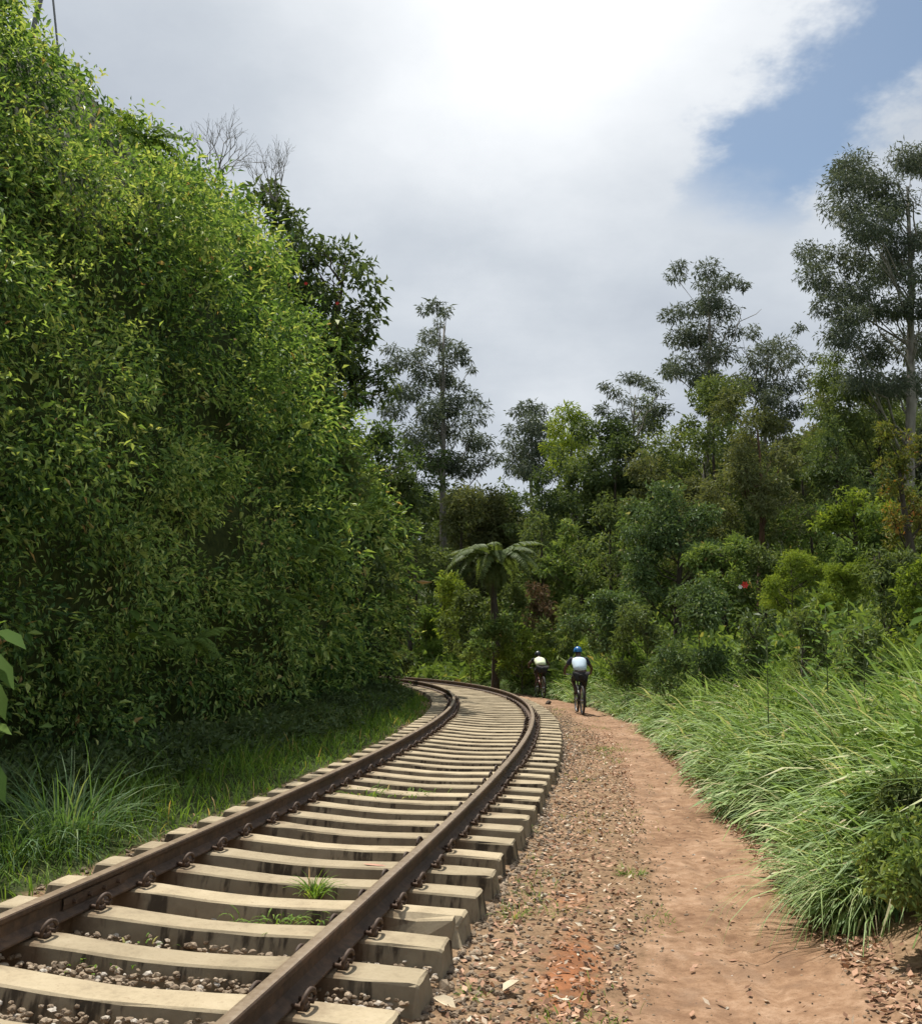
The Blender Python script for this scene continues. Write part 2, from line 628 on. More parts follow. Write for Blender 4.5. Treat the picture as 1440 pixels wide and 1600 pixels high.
# ------------------------------------------------------------------ the line of the track and the lie of the land
GAUGE = .8725
CANT = -0.0394
SL_LEN = 2.871
DS = .05
_S = np.arange(-14, 112, DS)
_k = np.where(_S < 50, .0011740 + .00076925 * _S, 0.0)
_k = np.where(_S < -3, .001, _k)
_h = .2044525 - np.cumsum(_k) * DS
_h = _h - np.interp(0, _S, _h) + .2044525
_X = np.cumsum(np.sin(_h)) * DS
_Y = np.cumsum(np.cos(_h)) * DS
_X = _X - np.interp(0, _S, _X) - 2.134823
_Y = _Y - np.interp(0, _S, _Y) + 3.0
_Z = np.where(_S < 71, .026509 * _S - .000185901 * _S * _S, .945)


def trk(s):
    return [np.interp(s, _S, a) for a in (_X, _Y, _Z, _h)]


def tpt(s, lat, up=0.0, cant=True):
    X, Y, Z, h = trk(s)
    c = CANT if cant else 0.0
    l = lat * math.cos(c) - up * math.sin(c)
    z = lat * math.sin(c) + up * math.cos(c)
    return np.stack(np.broadcast_arrays(X + np.cos(h) * l, Y - np.sin(h) * l, Z + z), -1)


def sl_of(x, y):
    """(s, lateral, track z) of ground points"""
    x = np.atleast_1d(np.asarray(x, float)).ravel()
    y = np.atleast_1d(np.asarray(y, float)).ravel()
    sub = slice(None, None, 8)
    Xs, Ys = _X[sub], _Y[sub]
    idx = np.empty(len(x), int)
    for a in range(0, len(x), 4000):
        b = slice(a, a + 4000)
        idx[b] = ((x[b, None] - Xs) ** 2 + (y[b, None] - Ys) ** 2).argmin(1)
    h = _h[sub][idx]
    dx, dy = x - Xs[idx], y - Ys[idx]
    s = _S[sub][idx] + dx * np.sin(h) + dy * np.cos(h)
    lat = dx * np.cos(h) - dy * np.sin(h)
    return s, lat, np.interp(s, _S, _Z), h


_PL = np.array([(-60, .1), (-5, .0), (-4, -.03), (-2.2, -.06), (-1.7, -.08), (-1.45, -.10), (-1.35, -.13), (0, -.165), (1.3, -.205), (1.5, -.235), (1.75, -.255), (2.3, -.275), (2.7, -.305), (3.3, -.305), (3.6, -.27),
                (4.0, -.14), (5.0, .22), (6.5, .68), (9, 1.1), (14, 1.8), (24, 3.0), (40, 5.0), (60, 8.0), (90, 14), (140, 22), (300, 40), (900, 60)])


def gz(x, y, rough=True):
    s, lat, z, h = sl_of(x, y)
    p = z + np.interp(lat, _PL[:, 0], _PL[:, 1])
    if rough:
        k = np.clip((lat - 1.4) / .6, 0, 1) + np.clip((-1.5 - lat) / .6, 0, 1)
        p = p + k * (.018 * vnoise(x, y, 3.1, 1) + .008 * vnoise(x, y, 9.0, 2))
        far = np.clip((np.abs(lat) - 4) / 6, 0, 1)
        p = p + far * .18 * vnoise(x, y, .55, 3)
        # wheel rut worn into the path
        pc = path_mid(s)
        wv = .05 * np.sin(s * .9)
        p = p - .034 * np.exp(-((lat - pc - .12 - wv) / .07) ** 2) * np.clip(1 - abs(s - 4) / 9, .25, 1) - .024 * np.exp(-((lat - pc + .10 + wv) / .05) ** 2)
        p = p + np.where((lat > 2.2) & (lat < 4), .006 * vnoise(x, y, 17.0, 21), 0)
    return p


def path_mid(s):
    return np.interp(s, [-5, 3, 5.4, 9.7, 14, 20, 26, 31, 40], [3.1, 3.1, 3.12, 2.86, 2.70, 2.58, 2.66, 2.6, 2.5])


def path_half(s):
    return np.interp(s, [-5, 3, 5.4, 9.7, 14, 20, 26, 32, 40], [.74, .70, .50, .46, .42, .56, .52, .4, .3])


def g1(x, y):
    return float(gz(np.array([x]), np.array([y]))[0])


def spread(a, b, start, grow, mx):
    out, st, x = [a], start, a
    while x < b:
        x += st
        st = min(st * grow, mx)
        out.append(x)
    return out


def build_ground():
    xs = np.array(sorted(set([-v for v in spread(6, 900, .12, 1.12, 60)] + list(np.arange(-5.95, 5.96, .115)) + spread(6, 900, .12, 1.12, 60))))
    ys = np.array([-v for v in reversed(spread(2, 400, .3, 1.3, 60))] + list(np.arange(-1.8, 2, .2)) + spread(2, 1400, .06, 1.0125, 60))
    ys = np.unique(np.round(ys, 4))
    XX, YY = np.meshgrid(xs, ys)
    x, y = XX.ravel(), YY.ravel()
    z = gz(x, y)
    s, lat, _, _ = sl_of(x, y)
    n1 = vnoise(x, y, 1.4, 4)
    pth = np.clip(1 - np.abs(lat - path_mid(s)) / (path_half(s) * 1.6 + .1), -.6, 1) * 1.25
    pth = np.where((lat > 1.3) & (lat < 5), pth, -1)
    red = .75 * np.exp(-((s - 3.6) / 1.1) ** 2 - ((lat - 2.1) / .28) ** 2) + .5 * np.exp(-((s - 5.3) / .5) ** 2 - ((lat - 1.95) / .25) ** 2)
    grn = np.where(lat < -1.5, np.clip((-1.5 - lat) / .4, 0, 1), 0) + np.clip((lat - path_mid(s) - path_half(s) * 1.5) / .5, 0, 1.2)
    nx, ny = len(xs), len(ys)
    i = np.arange(ny - 1)[:, None] * nx + np.arange(nx - 1)[None]
    f = np.stack([i, i + 1, i + nx + 1, i + nx], -1).reshape(-1, 4)
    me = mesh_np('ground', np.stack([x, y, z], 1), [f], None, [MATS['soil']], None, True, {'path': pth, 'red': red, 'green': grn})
    tag(obj('ground', me), 'brown stony soil beside and under the railway', None, None, 'structure')
    # trodden path: a strip that follows the ground
    ss = np.arange(-1.5, 41, .12)
    tt = np.linspace(-1, 1, 21)
    V, A, Rd = [], [], []
    for q in ss:
        m, hw = path_mid(q), path_half(q)
        e = hw * (1.12 + .12 * vnoise(q, 1.0, 2.3, 5))
        V.append(tpt(np.full(21, q), m + tt * e, 0, False))
        A.append(np.clip(1 - np.abs(tt) * e / (hw * 1.6 + .1), -.6, 1) * 1.25)
    V = np.concatenate(V)
    A = np.concatenate(A)
    V[:, 2] = gz(V[:, 0], V[:, 1]) + np.tile(np.interp(np.abs(tt), [0, .8, 1], [.011, .009, -.012]), len(ss))
    n, m = len(ss), 21
    i = np.arange(n - 1)[:, None] * m + np.arange(m - 1)[None]
    f = np.stack([i, i + 1, i + m + 1, i + m], -1).reshape(-1, 4)
    me = mesh_np('dirt_path', V, [f], None, [MATS['soil']], None, True, {'path': A, 'red': A * 0, 'green': A * 0})
    tag(obj('dirt_path', me), 'narrow reddish dirt path trodden beside the railway', None, None, 'structure')


build_ground()

# ---- the steep overgrown cutting on the inside of the curve
_HP = np.array([(.75, -.2), (.35, .9), (.15, 2.2), (.3, 3.8), (.85, 5.9), (1.6, 8.0), (2.6, 10.0), (4.0, 11.8), (6.5, 13.6), (10, 15.2), (15, 16.4)])
_HA = np.concatenate([[0], np.cumsum(np.hypot(*np.diff(_HP, axis=0).T))])


def hill_toe(s):
    return np.interp(s, [-12, 4, 12, 20, 28, 34, 40, 60], [4.4, 4.4, 4.1, 3.6, 3.0, 2.6, 2.4, 2.4])


def hill_hs(s):
    return np.interp(s, [-12, 6, 12, 18, 26, 34, 45, 60], [1.03, 1.03, 1.05, 1.07, 1.14, 1.08, .9, .8])


def hill_pt(s, a):
    """a: arc length up the cutting face"""
    l = np.interp(a, _HA, _HP[:, 0])
    z = np.interp(a, _HA, _HP[:, 1]) * hill_hs(s)
    l = l + .35 * vnoise(s, a, .55, 6) * np.clip(a / 3, 0, 1)
    p = tpt(s, -hill_toe(s) - l, 0, False)
    p[..., 2] = p[..., 2] + z
    return p


def hill_nrm(s, a):
    e = .05
    d1 = hill_pt(s + e, a) - hill_pt(s - e, a)
    d2 = hill_pt(s, a + e) - hill_pt(s, np.maximum(a - e, 0))
    return unit(np.cross(d2, d1)) * -1.0


def build_hill():
    ss = np.arange(-12, 58, .5)
    aa = np.linspace(0, _HA[-1], 46)
    SS, AA = np.meshgrid(ss, aa, indexing='ij')
    V = hill_pt(SS.ravel(), AA.ravel())
    n, m = len(ss), len(aa)
    i = np.arange(n - 1)[:, None] * m + np.arange(m - 1)[None]
    f = np.stack([i, i + 1, i + m + 1, i + m], -1).reshape(-1, 4)
    z = np.zeros(len(V))
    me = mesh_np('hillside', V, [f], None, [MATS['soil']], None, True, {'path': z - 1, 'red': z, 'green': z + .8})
    tag(obj('hillside', me), 'steep cutting slope under dense greenery beside the track', None, None, 'structure')


build_hill()

# ------------------------------------------------------------------ foliage builders
def ball_leaves(centers, radii, per_m2, L0, aspect, rng, flat=.8, droop=.25, shell=.35, up=.5, long=False, hemi=None, rbias=0.0, spread=1.0, aniso=True):
    """leaves spread through clumps; centers (n,3); returns verts, tris, rnd"""
    centers = np.asarray(centers, float)
    radii = np.asarray(radii, float)
    cnt = np.maximum(5, (per_m2 * 4 * math.pi * radii ** 2)).astype(int)
    ci = np.repeat(np.arange(len(radii)), cnt)
    n = len(ci)
    d = unit(rng.normal(size=(n, 3)))
    if hemi is not None:
        hn = hemi[ci]
        dot = (d * hn).sum(1)
        d = np.where((dot < -.25)[:, None], d - 2 * dot[:, None] * hn, d)
    r = radii[ci] * (1.08 - shell * rng.random(n) ** 1.4) * (1 + .26 * vnoise(d[:, 0] * 3 + ci * 1.7, d[:, 1] * 3 + d[:, 2] * 2.3, 1.7, 8))
    cs = np.stack([rng.uniform(.75, 1.35, len(radii)), rng.uniform(.75, 1.35, len(radii)), flat * rng.uniform(.65, 1.1, len(radii))], 1) if aniso else np.tile([1, 1, flat], (len(radii), 1))
    P = centers[ci] + d * r[:, None] * cs[ci]
    D = unit(d * .7 + rng.normal(size=(n, 3)) * .55 + np.array([0, 0, -droop]))
    N = unit(d * .5 + np.array([0, 0, up]) + rng.normal(size=(n, 3)) * .45)
    L = L0 * (.5 + .8 * rng.random(n) + .6 * (rng.random(n) < .1))
    slim = rng.random(n) < .22
    L = np.where(slim, L * 1.35, L)
    V, T, k = leaf_arrays(P, D, N, L, L * aspect * np.where(slim, .45, 1.0) * (.7 + .6 * rng.random(n)), long=long)
    cr = rng.random(len(radii))
    rn = np.clip(.22 + .5 * spread * (rng.random(n) ** 1.3 - .4) + .2 + .25 * (cr[ci] - .5) + .12 * vnoise(P[:, 0] + P[:, 2], P[:, 1] - P[:, 2], .8, 14) + rbias, 0, .88)
    sp = rng.random(n) < .02
    rn = np.where(sp, .9 + .1 * rng.random(n), rn)
    return V, T, np.repeat(rn, k)


def bez(a, b, sag, n=5, rng=None, jit=0.0):
    a, b = np.asarray(a, float), np.asarray(b, float)
    t = np.linspace(0, 1, n)[:, None]
    p = a + (b - a) * t
    p[:, 2] += sag * np.sin(t[:, 0] * math.pi)
    if rng is not None and jit:
        p[1:-1] += rng.normal(size=(n - 2, 3)) * jit
    return p


def make_tree(name, base, top, clumps, radii, leafm, barkm, leafL, per, seed, label=None, cat='tree', group=None, trunk_r=.16,
              aspect=.42, flat=.8, droop=.3, shell=.55, limb_every=1, trunk_top=.9, bare=0, up=.4, lean_pts=None, rbias=0.0):
    """tree > trunk, crown; clump centres in world coordinates"""
    rng = np.random.default_rng(seed)
    base = np.asarray(base, float)
    top = np.asarray(top, float)
    root = empty(name, base)
    clumps = np.asarray(clumps, float)
    radii = np.asarray(radii, float)
    H = top[2] - base[2]
    mb = MB()
    n = 9
    t = np.linspace(0, trunk_top, n)
    tp = base + (top - base) * t[:, None]
    tp[1:, :2] += np.cumsum(rng.normal(size=(n - 1, 2)) * H * .006, 0)
    tp[0, 2] -= .25
    rr = trunk_r * (1 - .82 * t / trunk_top)
    rr[0] *= 1.35
    mb.tube(tp - base, rr, 8)
    order = np.argsort(-radii)
    for q, i in enumerate(order):
        if q % limb_every:
            continue
        c = clumps[i]
        hh = np.clip((c[2] - base[2]) / H, .05, 1)
        rad = np.hypot(*(c[:2] - base[:2] - (top - base)[:2] * hh))
        f = np.clip(hh - .06 - rad / H * .55, .08, trunk_top - .02)
        a = np.array([np.interp(f, t, tp[:, j]) for j in range(3)])
        r0 = max(.012, np.interp(f, t, rr) * .34)
        P = bez(a, c, -.06 * rad, 6, rng, .03 * rad)
        mb.tube(P - base, np.linspace(r0, max(.008, r0 * .22), 6), 5, cap=False)
        for _ in range(2):
            e = c + unit(rng.normal(size=3)) * radii[i] * .7
            mb.tube(np.stack([P[3], (P[4] + e) / 2, e]) - base, [r0 * .4, r0 * .22, .005], 4, cap=False)
    for _ in range(bare):
        f = rng.uniform(.5, .88)
        a = np.array([np.interp(f, t, tp[:, j]) for j in range(3)])
        d = np.array([*rng.normal(size=2) * .8, rng.uniform(.6, 1.3)])
        e = a + unit(d) * H * rng.uniform(.12, .25)
        P = bez(a, e, .02 * H, 6, rng, .012 * H)
        mb.tube(P - base, np.linspace(.05, .008, 6), 4, cap=False)
        for _ in range(3):
            w = rng.integers(2, 5)
            mb.tube(np.stack([P[w], P[w] + unit(d + rng.normal(size=3) * .7) * H * .06]) - base, [.015, .005], 4, cap=False)
    mb.build('trunk', MATS[barkm], root, True)
    V, T, rn = ball_leaves(clumps, radii, per, leafL, aspect, rng, flat, droop, shell, up, rbias=rbias)
    me = mesh_np('crown', V - base, [T], rn, [MATS[leafm]])
    obj('crown', me, root)
    tag(root, label, cat, group)
    return root


def envelope(c, rx, rz, k, rng, rc=.34, low=.75, squash=.9):
    """uneven crown: a few big lobes in an ellipsoid, each carrying smaller clumps on its outside"""
    m = max(7, k // 4)
    d = unit(rng.normal(size=(m, 3)))
    d[:, 2] = np.where(d[:, 2] < -low, -d[:, 2], d[:, 2])
    r = .25 + .66 * rng.random(m) ** .7
    sc = np.array([rx, rx * squash, rz])
    LC = d * r[:, None]
    LC[0] = (rng.normal() * .1, rng.normal() * .1, .55)
    P, R_ = [], []
    for q in range(m):
        lr = rng.uniform(.22, .46)
        for _ in range(max(4, k // m + 2)):
            e = unit(rng.normal(size=3) + LC[q] * 1.2)
            P.append((LC[q] + e * lr * rng.uniform(.35, 1.0)) * sc)
            R_.append(min(rx, rz) * rc * rng.uniform(.42, .95))
    return np.asarray(c) + np.array(P), np.array(R_)


def env_tree(name, px, Y, top, bottom, half, leafm, barkm, seed, label, cat='tree', group=None, k=34, rc=.34, leaf=None, per=None, trunk_r=None, dx=0, flat=.8, droop=.3, aspect=.45, bare=0, squash=.9, shell=.55, rbias=0.0):
    rng = np.random.default_rng(seed + 900)
    z1, z0 = at(px, top, Y).z, at(px, bottom, Y).z
    X = at(px, (top + bottom) / 2, Y).x
    rx = half / pxm(Y)
    base = np.array([X + dx, Y, 0.0])
    base[2] = g1(base[0], base[1])
    if cat == 'shrub':
        z0 = min(z0, base[2] + .1)
    c = np.array([X, Y, (z1 + z0) / 2])
    rz = max((z1 - z0) / 2, .3)
    P, Rr = envelope(c, rx * .85, rz * .85, k, rng, rc, squash=squash)
    L = leaf or max(.09, Y * 4.1 / 992)
    return make_tree(name, base, (X, Y, z1 - rz * .2), P, Rr, leafm, barkm, L, per or 1.0 / (L * L * aspect) * .72, seed, label, cat, group,
                     trunk_r or max(.03, .018 * (z1 - base[2])), aspect, flat, droop, shell, 4, .9, bare, rbias=rbias)


def px_clumps(lst, Y, depth, rng):
    P, Rr = [], []
    for (a, b, r) in lst:
        y = Y + rng.normal() * depth
        p = at(a, b, y)
        P.append(p)
        Rr.append(r / pxm(y))
        # a companion further in so the clump has depth
        if r > 18:
            y2 = Y + rng.normal() * depth
            p = at(a + rng.normal() * r * .4, b + abs(rng.normal()) * r * .3, y2)
            P.append(p)
            Rr.append(r * .7 / pxm(y2))
    return np.array(P), np.array(Rr)


def px_tree(name, lst, trunk_px, Y, depth, leafm, barkm, seed, label, group=None, trunk_r=.2, bare=0, leaf=None, per=None, aspect=.3, droop=.55, base_y=None, rbias=0.0, cat='tree'):
    rng = np.random.default_rng(seed + 50)
    P, Rr = px_clumps(lst, Y, depth, rng)
    (tx, ty), bx = trunk_px
    top = at(tx, ty, Y)
    X = at(bx, 900, Y).x
    zb = g1(X, Y) if base_y is None else base_y
    L = leaf or max(.12, Y * 4.2 / 992)
    Rr = Rr * 1.28
    return make_tree(name, (X, Y, zb), top, P, Rr, leafm, barkm, L, per or 1.0 / (L * L * aspect) * 1.15, seed, label, cat, group, trunk_r, aspect, .8, droop, .7, 2, .95, bare, rbias=rbias)


def copy_tree(o, parent=None):
    c = o.copy()
    COL.objects.link(c)
    c.parent = parent
    for ch in o.children:
        copy_tree(ch, c)
    return c


# ------------------------------------------------------------------ track: sleepers, clips, rails, ballast
ORD = "first second third fourth fifth sixth seventh eighth ninth tenth eleventh twelfth thirteenth fourteenth fifteenth sixteenth seventeenth eighteenth nineteenth twentieth".split()


def sleeper_mesh(name, chip=False, seed=0):
    rng = np.random.default_rng(seed)
    xs = [-SL_LEN / 2, -1.40, -1.12, -.7, -.5, -.3, -.1, .1, .3, .5, .7, 1.12, 1.36, 1.40, SL_LEN / 2]
    V, ring = [], 10
    for x in xs:
        a = abs(x)
        top = np.interp(a, [0, .1, .3, .5, .7, 1.12, 1.40, SL_LEN / 2], [-.028, -.0275, -.022, -.012, -.003, 0, -.001, -.012])
        wt = np.interp(a, [0, .5, .9], [.10, .105, .118])
        wb = wt + .035
        if a > 1.42:
            wt -= .006
        prof = [(-wb, -.235), (-wb, -.16), (-wt - .006, top - .014), (-wt + .006, top - .002), (-wt * .4, top), (wt * .4, top), (wt - .006, top - .002), (wt + .006, top - .014), (wb, -.16), (wb, -.235)]
        inset = .035 * np.sign(x) if a > 1.42 else 0
        for (y, z) in prof:
            jx = rng.normal() * .003
            dz = rng.normal() * .0015
            V.append((x - (inset if z > -.1 else 0) * 0 + jx - (.0 if z < -.1 else inset * .6), y + rng.normal() * .002, z + dz))
    V = np.array(V)
    n = len(xs)
    if chip:
        for j in (2, 3):
            for c in (n - 1, n - 2):
                V[c * ring + j] += np.array([-.03, .03, -.045])
        for j in (2, 3):
            V[(n - 4) * ring + j] += np.array([.0, .03, -.03])
    i = np.arange(n - 1)[:, None] * ring
    j = np.arange(ring)[None]
    k = (j + 1) % ring
    f4 = np.stack([i + j, i + ring + j, i + ring + k, i + k], -1).reshape(-1, 4)
    e0 = [tuple(range(ring))]
    e1 = [tuple(reversed(range((n - 1) * ring, n * ring)))]
    return mesh_np(name, V, [f4, np.array(e0), np.array(e1)], None, [MATS['concrete']])


def clip_mesh():
    """spring clip beside the rail foot, built for the +x side: cast shoulder, looped bar, toe on the foot"""
    b = MB()
    b.box((.108, 0, .012), (.05, .06, .03), taper=.8)
    b.box((.112, 0, .04), (.026, .036, .036), taper=.75)
    a = np.linspace(-.28 * math.pi, 1.28 * math.pi, 14)
    loop = np.stack([.124 + .016 * np.cos(a * .5), .058 * np.cos(a), .042 + .046 * np.sin(a)], 1)
    loop[0] = (.066, .044, .026)
    loop[-1] = (.066, -.044, .026)
    b.tube(loop, .0125, 6)
    return b.mesh('rail_clip', [MATS['clip_rust']], True)


CLIP = clip_mesh()
SLEEPER = [sleeper_mesh('sleeper', False, q) for q in range(4)]
SLEEPER_CHIP = sleeper_mesh('sleeper_chipped', True, 9)
S0, SP = 2.1883, .56703


def frame_at(s, lat=0, up=0):
    X, Y, Z, h = [float(v) for v in trk(s)]
    right = Vector((math.cos(h) * math.cos(CANT), -math.sin(h) * math.cos(CANT), math.sin(CANT)))
    fwd = Vector((math.sin(h), math.cos(h), float(np.interp(s, _S, np.gradient(_Z, DS))))).normalized()
    upv = right.cross(fwd)
    M = Matrix((right, fwd, upv)).transposed().to_4x4()
    M.translation = Vector(tpt(s, lat, up))
    return M


def build_sleepers():
    rng = np.random.default_rng(3)
    for i in range(-3, 92):
        s = S0 + SP * i
        chip = (i == 3)
        o = obj('sleeper', SLEEPER_CHIP if chip else SLEEPER[i % 4])
        M = frame_at(s, rng.normal() * .008, rng.normal() * .002 - (0 if i > 2 else .004))
        o.matrix_world = M @ Matrix.Rotation(rng.normal() * .006, 4, 'Z') @ Matrix.Rotation(rng.normal() * .008, 4, 'X')
        if i < 0:
            lab = 'pale concrete sleeper at the very bottom edge, only its inner end showing'
            tag(o, lab, 'sleeper', 'concrete railway sleepers at the photo edge')
        elif i < 20:
            extra = {1: ' with a broad bare end', 3: ' with a chipped outer corner', 5: ' with faint red paint on top', 6: ' with a weed tuft in front'}.get(i, '')
            tag(o, f'pale concrete railway sleeper{extra}, {ORD[i]} outer end from the bottom', 'sleeper', 'concrete railway sleepers')
        elif i < 45:
            tag(o, 'concrete sleeper in the dense middle run before the bend', 'sleeper', 'sleepers before the bend')
        else:
            tag(o, 'distant concrete sleeper where the track bends out of sight', 'sleeper', 'sleepers round the bend')
        if s < 26:
            for side in (-1, 1):
                for io in (-1, 1):
                    c = obj('rail_clip', CLIP, o)
                    c.location = (side * GAUGE, 0, 0)
                    if io < 0:
                        c.rotation_euler = (0, 0, math.pi)
        if i == 5:
            b = MB()
            q = [(-.09, .0), (-.02, .02), (.06, .012), (.10, -.02), (.04, -.035), (-.05, -.025)]
            b.add([(x + .5, y - .03, -.007) for x, y in q] + [(.5, -.035, -.0065)], [(6, k, (k + 1) % 6) for k in range(6)])
            b.build('paint_mark', MATS['red_paint'], o)


build_sleepers()


def build_rail(lat, label):
    prof = [(-.07, .0), (-.07, .010), (-.028, .026), (-.0085, .042), (-.0085, .105), (-.033, .122), (-.036, .128), (-.036, .150), (-.030, .1575), (-.015, .160),
            (.015, .160), (.030, .1575), (.036, .150), (.036, .128), (.033, .122), (.0085, .105), (.0085, .042), (.028, .026), (.07, .010), (.07, .0)]
    top_edges = {8, 9, 10}
    ss = np.concatenate([np.arange(-6, 26, .25), np.arange(26, 60, .5)])
    n, m = len(ss), len(prof)
    V = np.concatenate([tpt(ss, lat + a, .008 + b)[:, None] for a, b in prof], 1)
    i = np.arange(n - 1)[:, None] * m
    j = np.arange(m)[None]
    k = (j + 1) % m
    f = np.stack([i + j, i + k, i + m + k, i + m + j], -1).reshape(-1, 4)
    mi = np.tile([1 if q in top_edges else 0 for q in range(m)], n - 1)
    ends = [np.array([tuple(range(m))]), np.array([tuple(reversed(range((n - 1) * m, n * m)))])]
    me = mesh_np('rail', V.reshape(-1, 3), [f] + ends, None, [MATS['rail_rust'], MATS['rail_top']], list(mi) + [0, 0])
    o = obj('rail', me)
    return tag(o, label, 'rail', 'rails of the railway line')


rail_out = build_rail(GAUGE, 'rusty steel rail on the outside of the curve, nearer the dirt path')
rail_in = build_rail(-GAUGE, 'rusty steel rail on the inside of the curve, below the green hillside')


def build_joint():
    """bolted joint plate on the inner rail near the photo's left edge"""
    for side in (1, -1):
        b = MB()
        ss = np.linspace(3.05, 3.75, 8)
        prof = [(.0095, .036), (.022, .040), (.026, .07), (.022, .104), (.0095, .108)]
        V = np.concatenate([tpt(ss, -GAUGE + side * a, .008 + z)[:, None] for a, z in prof], 1).reshape(-1, 3)
        i = np.arange(7)[:, None] * 5
        j = np.arange(4)[None]
        f = np.stack([i + j, i + j + 1, i + 6 + j, i + 5 + j], -1).reshape(-1, 4)
        b.add(V, None, np.concatenate([f, [(0, 4, 3, 0)]]) if False else f)
        for q in (3.15, 3.32, 3.48, 3.65):
            a = tpt(q, -GAUGE + side * .02, .08)
            e = tpt(q, -GAUGE + side * .05, .08)
            b.tube(np.stack([a, e]), .014, 6)
        b.build('joint_plate', MATS['clip_rust'], rail_in)


build_joint()


def ico():
    p = (1 + 5 ** .5) / 2
    v = np.array([(-1, p, 0), (1, p, 0), (-1, -p, 0), (1, -p, 0), (0, -1, p), (0, 1, p), (0, -1, -p), (0, 1, -p), (p, 0, -1), (p, 0, 1), (-p, 0, -1), (-p, 0, 1)], float)
    f = np.array([(0, 11, 5), (0, 5, 1), (0, 1, 7), (0, 7, 10), (0, 10, 11), (1, 5, 9), (5, 11, 4), (11, 10, 2), (10, 7, 6), (7, 1, 8), (3, 9, 4), (3, 4, 2), (3, 2, 6), (3, 6, 8), (3, 8, 9), (4, 9, 5), (2, 4, 11), (6, 2, 10), (8, 6, 7), (9, 8, 1)])
    return unit(v), f


ICO_V, ICO_F = ico()


def stones_mesh(name, P, rad, rng, flat=.7):
    n = len(P)
    V = np.broadcast_to(ICO_V, (n, 12, 3)) * (.7 + .6 * rng.random((n, 12, 1)))
    V = V * (np.stack([.8 + .6 * rng.random(n), .7 + .5 * rng.random(n), flat * (.6 + .6 * rng.random(n))], 1))[:, None]
    a = rng.random(n) * 2 * math.pi
    c, s = np.cos(a), np.sin(a)
    b = (rng.random(n) - .5) * 1.0
    x = V[..., 0] * c[:, None] - V[..., 1] * s[:, None]
    y = V[..., 0] * s[:, None] + V[..., 1] * c[:, None]
    z = V[..., 2] + x * np.tan(b * .5)[:, None]
    V = np.stack([x, y, z], -1) * rad[:, None, None] + P[:, None]
    F_ = (ICO_F[None] + (np.arange(n) * 12)[:, None, None]).reshape(-1, 3)
    return mesh_np(name, V.reshape(-1, 3), [F_], np.repeat(np.clip(rng.normal(.45, .25, n), 0, 1), 12), [MATS['stone']])


